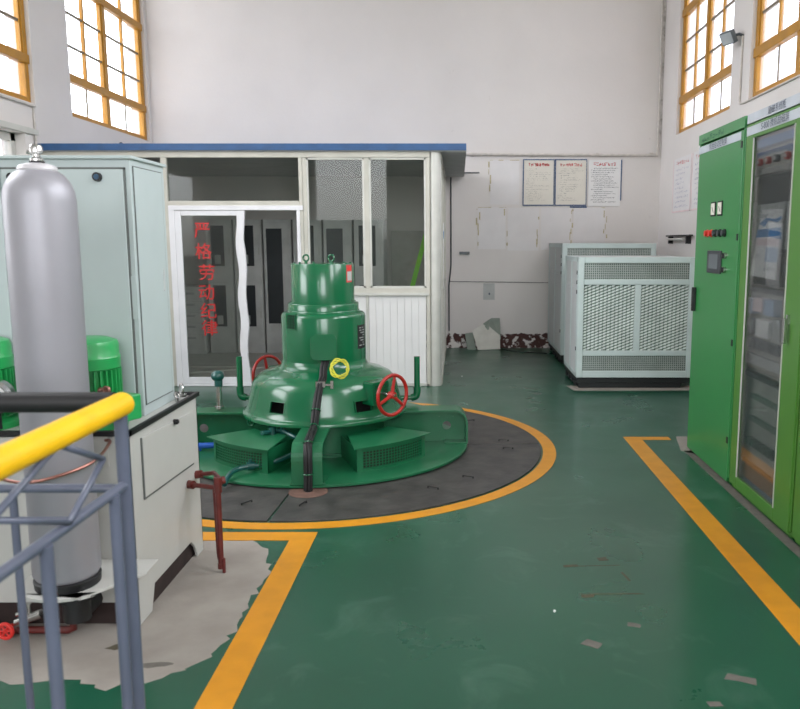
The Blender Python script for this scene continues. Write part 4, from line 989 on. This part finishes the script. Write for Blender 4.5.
mb = MB(); mb.glyphs((X_ - .0015, 4.58, 1.43), UY, UZ, .02, 4, .3, None, .15, rg, (-1, 0, 0)); mb.glyphs((X_ - .0015, 4.44, 1.36), UY, UZ, .022, 5, .3, None, .15, rg, (-1, 0, 0)); mb.glyphs((X_ - .0015, 4.53, 1.655), UY, UZ, .02, 5, .2, None, .2, rg, (-1, 0, 0))
mb.build('print', M['ink'], sh)
dev(3.0, 3.8, .5, 1.9, .05, 'devgrey', 'power_module', par=c3)

# ================================================================ MESH-FRONT CABINETS
def mesh_cab(x0, x1, y0, y1, z0, z1, label, fine):
    t = thing('excitation_transformer_cabinet' if False else 'mesh_cabinet', ((x0 + x1) / 2, (y0 + y1) / 2, .002), label, 'ventilated cabinet', 'mesh-front cabinets by the back wall')
    # black base with feet
    mb = MB(); mb.box(x0 + .01, x1 + .0, y0 + .02, y1 - .01, z0 - .06, z0); mb.box(x0 + .03, x1 - .10, y0 + .03, y0 + .11, .002, z0 - .06); mb.box(x0 + .03, x1 - .1, y1 - .12, y1 - .04, .002, z0 - .06)
    for k in range(4): mb.box(x0 + .0, x0 + .05, y0 + .14 + k * .2, y0 + .20 + k * .2, .012, z0 - .05)
    mb.build('base_frame', M['hxbase'], t, bevel=.004)
    W = .062; f = .035
    H_ = z1 - z0
    mb = MB()
    mb.box(x0, x0 + W, y0, y0 + f, z0, z1); mb.box(x1 - W, x1, y0, y0 + f, z0, z1); mb.box(x0 + W, x1 - W, y0, y0 + f, z1 - .062, z1); mb.box(x0 + W, x1 - W, y0, y0 + f, z0, z0 + .07)
    zb1, zb2 = z0 + H_ * .205, z0 + H_ * .795
    mb.box(x0 + W, x1 - W, y0 + .002, y0 + f, zb1 - .028, zb1 + .028); mb.box(x0 + W, x1 - W, y0 + .002, y0 + f, zb2 - .028, zb2 + .028)
    xm = x0 + (x1 - x0) * .515; mb.box(xm - .032, xm + .032, y0 + .002, y0 + f, zb1 + .028, zb2 - .028)
    mb.build('front_frame', M['hxframe'], t, bevel=.006)
    # meshes
    def grid(xa, xb, za, zb, name, s_=.021):
        mb = MB(); nx = int((xb - xa) / s_); nz = max(2, int((zb - za) / s_))
        for k in range(nx + 1): x = xa + (xb - xa) * k / nx; mb.box(x - .0038, x + .0038, y0 + .014, y0 + .019, za, zb)
        for k in range(nz + 1): z = za + (zb - za) * k / nz; mb.box(xa, xb, y0 + .015, y0 + .020, z - .0038, z + .0038)
        mb.build(name, M['hxmesh'], t)
    grid(x0 + W, x1 - W, zb2 + .028, z1 - .062, 'mesh_panel'); grid(x0 + W, x1 - W, z0 + .07, zb1 - .028, 'mesh_panel')
    # slanted stamped fins between
    def fins(xa, xb, mir):
        mb = MB(); nx, nz = int((xb - xa) / .040), int((zb2 - zb1 - .056) / .030)
        za, zb = zb1 + .028, zb2 - .028
        dx, dz = (xb - xa) / nx, (zb - za) / nz
        for i in range(nx):
            for j in range(nz):
                cx, cz = xa + dx * (i + .5), za + dz * (j + .5) + (dz * .25 if i % 2 else -dz * .25)
                a, b = dx * .52, dz * .34
                q = [(cx - a, y0 + .022, cz - dz * .50), (cx + a * .4, y0 + .010, cz - dz * .22), (cx + a, y0 + .012, cz + dz * .50), (cx - a * .4, y0 + .024, cz + dz * .22)]
                mb.prism(q, (0, .002, 0))
        mb.build('fin_panel', M['hxfin'], t)
    fins(x0 + W, xm - .032, 1); fins(xm + .032, x1 - W, 1)
    B(x0 + .02, x1 - .02, y0 + .05, y0 + .06, z0 + .02, z1 - .02).build('coil_block', M['hxin'], t)
    # side, back, top sheets
    mb = MB(); mb.box(x0 + .004, x0 + .012, y0 + f, y1 - .04, z0, z1 - .004); mb.box(x1 - .012, x1 - .004, y0 + f, y1, z0, z1 - .004); mb.box(x0, x1, y1 - .04, y1, z0, z1); mb.box(x0 + .004, x1 - .004, y0 + f, y1, z1 - .012, z1 - .004)
    mb.build('side_panel', M['hxgrey'], t)
    mb = MB(); mb.box(x0 - .001, x0 + .012, y0 + f, y0 + f + .05, z0, z1); mb.box(x0 - .001, x0 + .012, y1 - .06, y1, z0, z1); mb.box(x0 - .001, x0 + .012, y0 + f, y1, z1 - .05, z1); mb.box(x0 - .001, x0 + .012, y0 + f, y1, z0, z0 + .05)
    mb.box(x0 - .001, x0 + .012, (y0 + y1) / 2 - .02, (y0 + y1) / 2 + .02, z0, z1)
    mb.build('side_frame', M['hxframe'], t, bevel=.002)
    mb = MB(); nn = 34
    for k in range(nn):
        z = z0 + .08 + (H_ * .72) * k / nn
        mb.prism([(x0 + .004, (y0 + y1) / 2 + .04, z), (x0 - .004, (y0 + y1) / 2 + .04, z - .012), (x0 + .004, (y0 + y1) / 2 + .04, z - .012)], (0, (y1 - y0) / 2 - .13, 0))
        mb.prism([(x0 + .004, y0 + .11, z), (x0 - .004, y0 + .11, z - .012), (x0 + .004, y0 + .11, z - .012)], (0, (y1 - y0) / 2 - .17, 0))
    mb.build('side_louvre', M['hxgrey'], t)
    for k, z in enumerate((z1 - .16, z1 - .26, z1 - .36, z0 + .30)): B(x0 - .008, x0 + .004, y0 + .05, y0 + .075, z - .02, z + .02).build('latch', M['devdark'], t)
    return t
mesh_cab(1.237, 2.445, 8.05, 9.02, .115, 1.368, 'pale grey cabinet with mesh and finned front, nearer of the two', True)
mesh_cab(1.285, 2.440, 9.68, 11.10, .115, 1.505, 'taller pale mesh-front cabinet standing behind the nearer one, close to the back wall', False)

# ================================================================ THINGS ON THE WALLS
YW = YB - .001
# pipe along the back wall and up the corner
mb = MB(); mb.tube([(.10, YB - .024, 2.735), (2.785, YB - .024, 2.722)], .020, 14); mb.tube([(2.785, YB - .024, 2.70), (2.785, YB - .024, 6.2)], .014, 12)
for x in (.2, 1.02, 1.95, 2.7): mb.cyl((x - .02, YB - .024, 2.732), (x + .02, YB - .024, 2.732), .026, 14)
tag(mb.build('conduit_pipe', M['pipewhite']), 'dusty white pipe running along the back wall and up the right corner', 'pipe')
def poster(x0, x1, z0, z1, label, mpaper, framed, title_col, rows, row_m, group='framed rule sheets on the back wall', seed=1):
    t = thing('wall_notice', ((x0 + x1) / 2, YB - .01, z0), label, 'notice', group)
    B(x0, x1, YB - .010, YB - .002, z0, z1).build('sheet', M[mpaper], t)
    if framed:
        w_ = .014; B(x0 - w_, x0, YB - .016, YB - .002, z0 - w_, z1 + w_, x1, x1 + w_ * .6, YB - .016, YB - .002, z0 - w_, z1 + w_, x0, x1, YB - .016, YB - .002, z1, z1 + w_, x0, x1, YB - .016, YB - .002, z0 - w_, z0).build('frame', M['frameblue'], t)
    r_ = random.Random(seed); mb = MB(); W = x1 - x0; hh = .042 if title_col == 'inkred' else .036
    nch = 8; cw = (W * .72) / (nch * 1.15); mb.glyphs((x0 + W * .14, YB - .0105, z1 - .085), (1, 0, 0), (0, 0, 1), hh, nch, .15, cw, .2, r_); mb.build('heading', M[title_col], t)
    mb = MB(); hz = (z1 - z0 - .15) / rows
    for k in range(rows):
        n_ = r_.randint(8, 17) if row_m == 'inkblack' else r_.choice((6, 12, 16)); cw = W * .80 / (17 * 1.25)
        mb.glyphs((x0 + W * (.08 if r_.random() < .6 else .16), YB - .0105, z1 - .125 - hz * k), (1, 0, 0), (0, 0, 1), hz * .42, n_, .25, cw, .22, r_, density=1 if row_m == 'inkblack' else .45)
    mb.build('text', M[row_m], t)
poster(.925, 1.345, 2.042, 2.655, 'faded cream rule sheet in a blue frame, leftmost of the three on the back wall', 'paperwarm', True, 'inkred', 18, 'inkgrey', seed=3)
poster(1.375, 1.800, 2.042, 2.655, 'faded cream rule sheet in a blue frame, middle of the three on the back wall', 'paperwarm', True, 'inkred', 15, 'inkgrey', seed=5)
poster(1.835, 2.285, 2.020, 2.662, 'white rule sheet with black handwriting and red heading, rightmost of the three', 'paper', False, 'inkred', 17, 'inkblack', seed=8)
B(1.58, 1.82, YB - .014, YB - .002, 2.0, 2.02, 2.285, 2.30, YB - .014, YB - .002, 2.1, 2.66).build('frame', M['frameblue'], bpy.data.objects['wall_notice.002'])
# bare sheets with old tape left on the wall
def bare(x0, x1, z0, z1, label, left=True, right=True, top=True, seed=1):
    t = thing('bare_sheet', ((x0 + x1) / 2, YB - .004, z0), label, 'sheet', 'blank sheets taped to the back wall')
    B(x0, x1, YB - .004, YB, z0, z1).build('sheet', M['paperwall'], t)
    r_ = random.Random(seed); mb = MB()
    def run(ax, c, a, b):
        p = a
        while p < b:
            L_ = r_.uniform(.03, .12)
            if r_.random() < .82:
                w_ = r_.uniform(.004, .010); o = r_.choice((-.02, .02, 0)) + r_.uniform(-.005, .005); e = min(b, p + L_)
                if ax == 'z': mb.box(c - w_ + o, c + w_ + o, YB - .0065, YB - .0045, p, e)
                else: mb.box(p, e, YB - .0065, YB - .0045, c - w_ * .6, c + w_ * .6)
            p += L_ * r_.uniform(.7, 1.4)
    if left: run('z', x0, z0 + .05, z1 - .02)
    if right: run('z', x1, z0 + .05, z1 - .02)
    if top: run('x', z1, x0, x1)
    mb.build('tape', M['tape'], t)
bare(.452, .86, 2.045, 2.655, 'blank white sheet left of the framed rule sheets', True, False, True, 2)
bare(.285, .675, 1.42, 2.005, 'blank sheet below the wall pipe, leftmost of the row above the fallen board', True, True, True, 3)
bare(.705, 1.145, 1.40, 2.00, 'blank sheet with brown tape under the leftmost framed rule sheet', False, True, False, 4)
bare(1.175, 1.605, 1.41, 2.00, 'blank sheet with brown tape under the middle framed rule sheet', False, True, False, 5)
bare(1.635, 2.085, 1.42, 2.00, 'blank sheet under the handwritten rule sheet, above the mesh cabinets', False, True, True, 6)
t = thing('torn_paper', (.44, YB - .004, .70), 'small torn grey paper square low on the back wall above the fallen board', 'paper')
B(.362, .525, YB - .004, YB - .001, .70, .935).build('sheet', M['devgrey'], t)
B(.44, .46, YB - .006, YB - .004, .77, .80).build('spot', M['ink'], t)
tag(B(.02, .165, YB - .03, YB - .001, 1.345, 1.385).build('cable_bracket', M['lampgrey']), 'short grey metal rail on the back wall beside the booth', 'bracket')
tag(B(.09, .30, YB - .012, YB, 2.475, 2.492).build('cable_bracket', M['devdark']), 'thin dark rod on the back wall under the booth roof edge', 'bracket')
mb = MB(); mb.tube([(-.12, YB - .006, .962), (.3, YB - .006, .958), (.52, YB - .006, .955), (1.2, YB - .006, .945), (1.29, YB - .006, .946)], .006, 8); tag(mb.build('wall_cable', M['inkgrey']), 'thin cable running level along the back wall at waist height', 'cable')
mb = MB(); mb.tube([(-.128, YB - .012, .25), (-.13, YB - .012, .9), (-.10, YB - .012, 1.2), (-.10, YB - .012, 2.42)], .010, 8); tag(mb.build('wall_cable', M['devdark']), 'dark cable climbing the back wall in the corner beside the booth', 'cable')
# broken board pieces
mb = MB(); mb.prism([(.28, 10.98, .003), (.60, 11.0, .012), (.60, 11.07, .20), (.44, 11.12, .33), (.36, 11.13, .345), (.20, 11.08, .27)], (0, .014, 0)); tag(mb.build('broken_board', M['board']), 'broken white board piece leaning against the foot of the back wall', 'board piece')
mb = MB(); mb.prism([(.40, 11.10, .30), (.52, 11.10, .18), (.615, 11.10, .14), (.60, 11.16, .44), (.48, 11.16, .44), (.36, 11.15, .36)], (0, .014, 0)); tag(mb.build('broken_board', M['boardback']), 'grey-green broken board piece behind the white one at the back wall', 'board piece')
mb = MB(); mb.prism([(.13, 11.02, .003), (.26, 11.0, .003), (.21, 11.1, .24), (.10, 11.12, .22)], (0, .012, 0)); tag(mb.build('broken_board', M['boardback']), 'small dark board scrap just left of the white broken board', 'board piece')
mb = MB(); mb.tube([(.62, 11.05, .008), (.75, 10.85, .008), (.92, 10.72, .008), (1.12, 10.66, .008), (1.22, 10.6, .008)], .006, 8, smooth_path=5); tag(mb.build('floor_cable', M['black']), 'thin dark cable lying on the floor between fallen board and mesh cabinet', 'cable')

# right wall: hand-drawn charts, bracket, floodlight with conduit
def chart(y0, y1, z0, z1, label, seed):
    t = thing('wall_chart', (XR - .004, (y0 + y1) / 2, z0), label, 'chart', 'faded charts on the right wall')
    B(XR - .005, XR - .001, y0, y1, z0, z1).build('sheet', M['paperwall'], t)
    B(XR - .007, XR - .005, y0, y0 + .018, z0, z1, XR - .007, XR - .005, y1 - .018, y1, z0, z1, XR - .007, XR - .005, y0, y1, z0, z0 + .018).build('border', M['pinkpale'], t)
    r_ = random.Random(seed); mb = MB(); mb.glyphs((XR - .0055, y1 - .12, z1 - .09), UY, UZ, .05, 7, .2, .07, .12, r_, (-1, 0, 0)); mb.build('heading', M['inkred'], t)
    mb = MB()
    for k in range(9): mb.glyphs((XR - .0055, y1 - .12, z1 - .16 - .058 * k), UY, UZ, .026, r_.randint(6, 14), .2, .035, .14, r_, (-1, 0, 0), density=.6)
    mb.build('text', M['inkpurple'], t)
chart(9.70, 10.50, 1.90, 2.585, 'faded chart with violet writing on the right wall, nearest the back corner', 2)
chart(8.85, 9.66, 1.90, 2.585, 'faded chart on the right wall mostly hidden by the first green cabinet', 3)
mb = MB(); mb.bar((XR - .05, 9.45, 1.60), (XR - .05, 10.5, 1.60), .05, .02); mb.box(XR - .06, XR, 10.40, 10.44, 1.50, 1.61); mb.box(XR - .06, XR, 9.60, 9.64, 1.50, 1.61); tb2 = thing('wall_bracket', (XR - .03, 9.95, 1.5), 'black bracket with a pale tube on the right wall above the mesh cabinets', 'bracket')
mb.build('arm', M['black'], tb2)
mb = MB(); mb.tube([(XR - .07, 9.7, 1.555), (XR - .07, 10.4, 1.555)], .016, 10); mb.build('tube', M['alu'], tb2)
fl = thing('floodlight', (XR - .03, 8.14, 3.46), 'small grey floodlight on the pier between the two right windows', 'floodlight')
mb = MB(); mb.M = Matrix.Translation((XR - .12, 8.22, 3.555)) @ Matrix.Rotation(R(25), 4, 'Z') @ Matrix.Rotation(R(-30), 4, 'Y'); mb.rbox(-.025, .025, -.085, .085, -.065, .065, .012, 'x'); mb.build('housing', M['lampgrey'], fl, bevel=.005)
mb = MB(); mb.M = Matrix.Translation((XR - .12, 8.22, 3.555)) @ Matrix.Rotation(R(25), 4, 'Z') @ Matrix.Rotation(R(-30), 4, 'Y'); mb.box(-.029, -.024, -.073, .073, -.053, .053); mb.build('lens', M['lampglass'], fl)
mb = MB(); mb.tube([(XR - .10, 8.20, 3.565), (XR - .04, 8.14, 3.57), (XR - .001, 8.12, 3.55)], .014, 10); mb.build('bracket', M['devdark'], fl)
mb = MB(); mb.tube([(XR - .012, 8.12, 3.55), (XR - .012, 8.12, 2.93), (XR - .012, 8.10, 2.895), (XR - .012, 8.0, 2.885), (XR - .012, 5.6, 2.885)], .010, 10); tag(mb.build('wire_conduit', M['pipewhite']), 'thin conduit dropping from the floodlight and running under the right window', 'conduit')
mb = MB(); mb.tube([(XL + .01, 8.10, 2.88), (XL + .02, 8.08, 2.5), (XL + .02, 8.05, 2.3)], .012, 8); mb.tube([(XL + .02, 5.9, 2.87), (XL + .02, 8.11, 2.87)], .014, 8); tag(mb.build('wire_conduit', M['pipewhite']), 'cable conduit under the left window, dropping toward the booth roof', 'conduit')
# small clamp lying on booth roof edge
mb = MB(); mb.box(-3.55, -3.44, 8.3, 8.36, 2.5005, 2.522); mb.sphere((-3.50, 8.33, 2.528), .02); tag(mb.build('stone_lump', M['devdark']), 'small dark lump lying on the blue booth roof edge', 'stone')
mb = MB(); mb.sphere((.40, 3.05, .006), .006); tag(mb.build('pebble', M['paper']), 'tiny white pebble on the open green floor', 'pebble')
mb = MB(); mb.sphere((.045, 8.75, .008), .008); tag(mb.build('pebble', M['paper']), 'tiny white pebble on the floor just right of the booth', 'pebble')

# ================================================================ LIGHT
w = bpy.data.worlds.new('overcast_sky'); bpy.context.scene.world = w; w.use_nodes = True
nt = w.node_tree; bg = nt.nodes['Background']
tc = nt.nodes.new('ShaderNodeTexCoord'); spx = nt.nodes.new('ShaderNodeSeparateXYZ'); nt.links.new(tc.outputs['Generated'], spx.inputs[0])
rp_ = nt.nodes.new('ShaderNodeValToRGB'); rp_.color_ramp.elements[0].position = 0.0; rp_.color_ramp.elements[0].color = (.35, .35, .34, 1)
rp_.color_ramp.elements[1].position = 0.08; rp_.color_ramp.elements[1].color = (.95, .965, 1.0, 1)
nt.links.new(spx.outputs['Z'], rp_.inputs['Fac']); nt.links.new(rp_.outputs['Color'], bg.inputs['Color']); bg.inputs['Strength'].default_value = 10.3
def portal(name, loc, rot, sx, sy):
    l = bpy.data.lights.new(name, 'AREA'); l.shape = 'RECTANGLE'; l.size = sx; l.size_y = sy; l.cycles.is_portal = True
    o = bpy.data.objects.new(name, l); C.objects.link(o); o.location = loc; o.rotation_euler = rot
for a, b in LW: portal('daylight', (XL - .26, (a + b) / 2, (SILL + HEAD) / 2), (0, R(-90), 0), HEAD - SILL, b - a)
for a, b in RW: portal('daylight', (XR + .26, (a + b) / 2, (SILL + HEAD) / 2), (0, R(90), 0), HEAD - SILL, b - a)
portal('daylight', (XL - .26, 6.91, 1.94), (0, R(-90), 0), 1.28, 2.02); portal('daylight', (XL - .26, 3.95, 1.94), (0, R(-90), 0), 1.28, 2.1)
portal('daylight', (.8, YF - .26, 3.2), (R(90), 0, 0), 2.8, 3.2); portal('daylight', (-2.7, YF - .26, 2.8), (R(90), 0, 0), 1.8, 2.4)

# ================================================================ CAMERA
cd = bpy.data.cameras.new('camera'); cam = bpy.data.objects.new('camera', cd); C.objects.link(cam)
cam.location = (0, 0, 1.52); cam.rotation_euler = (R(90 - 8.2), 0, 0)
cd.sensor_width = 36 * 27 / 35.1; cd.lens = 27.0; cd.shift_x = (400 - 458) / 800; cd.clip_start = .05
cd.dof.use_dof = True; cd.dof.focus_distance = 5.6; cd.dof.aperture_fstop = 3.2
sc = bpy.context.scene; sc.camera = cam
sc.view_settings.view_transform = 'Standard'; sc.view_settings.look = 'None'; sc.view_settings.gamma = 1.0; sc.view_settings.exposure = 0.0
sc.view_settings.use_curve_mapping = False
sc.cycles.max_bounces = 10; sc.cycles.diffuse_bounces = 6; sc.cycles.transparent_max_bounces = 12
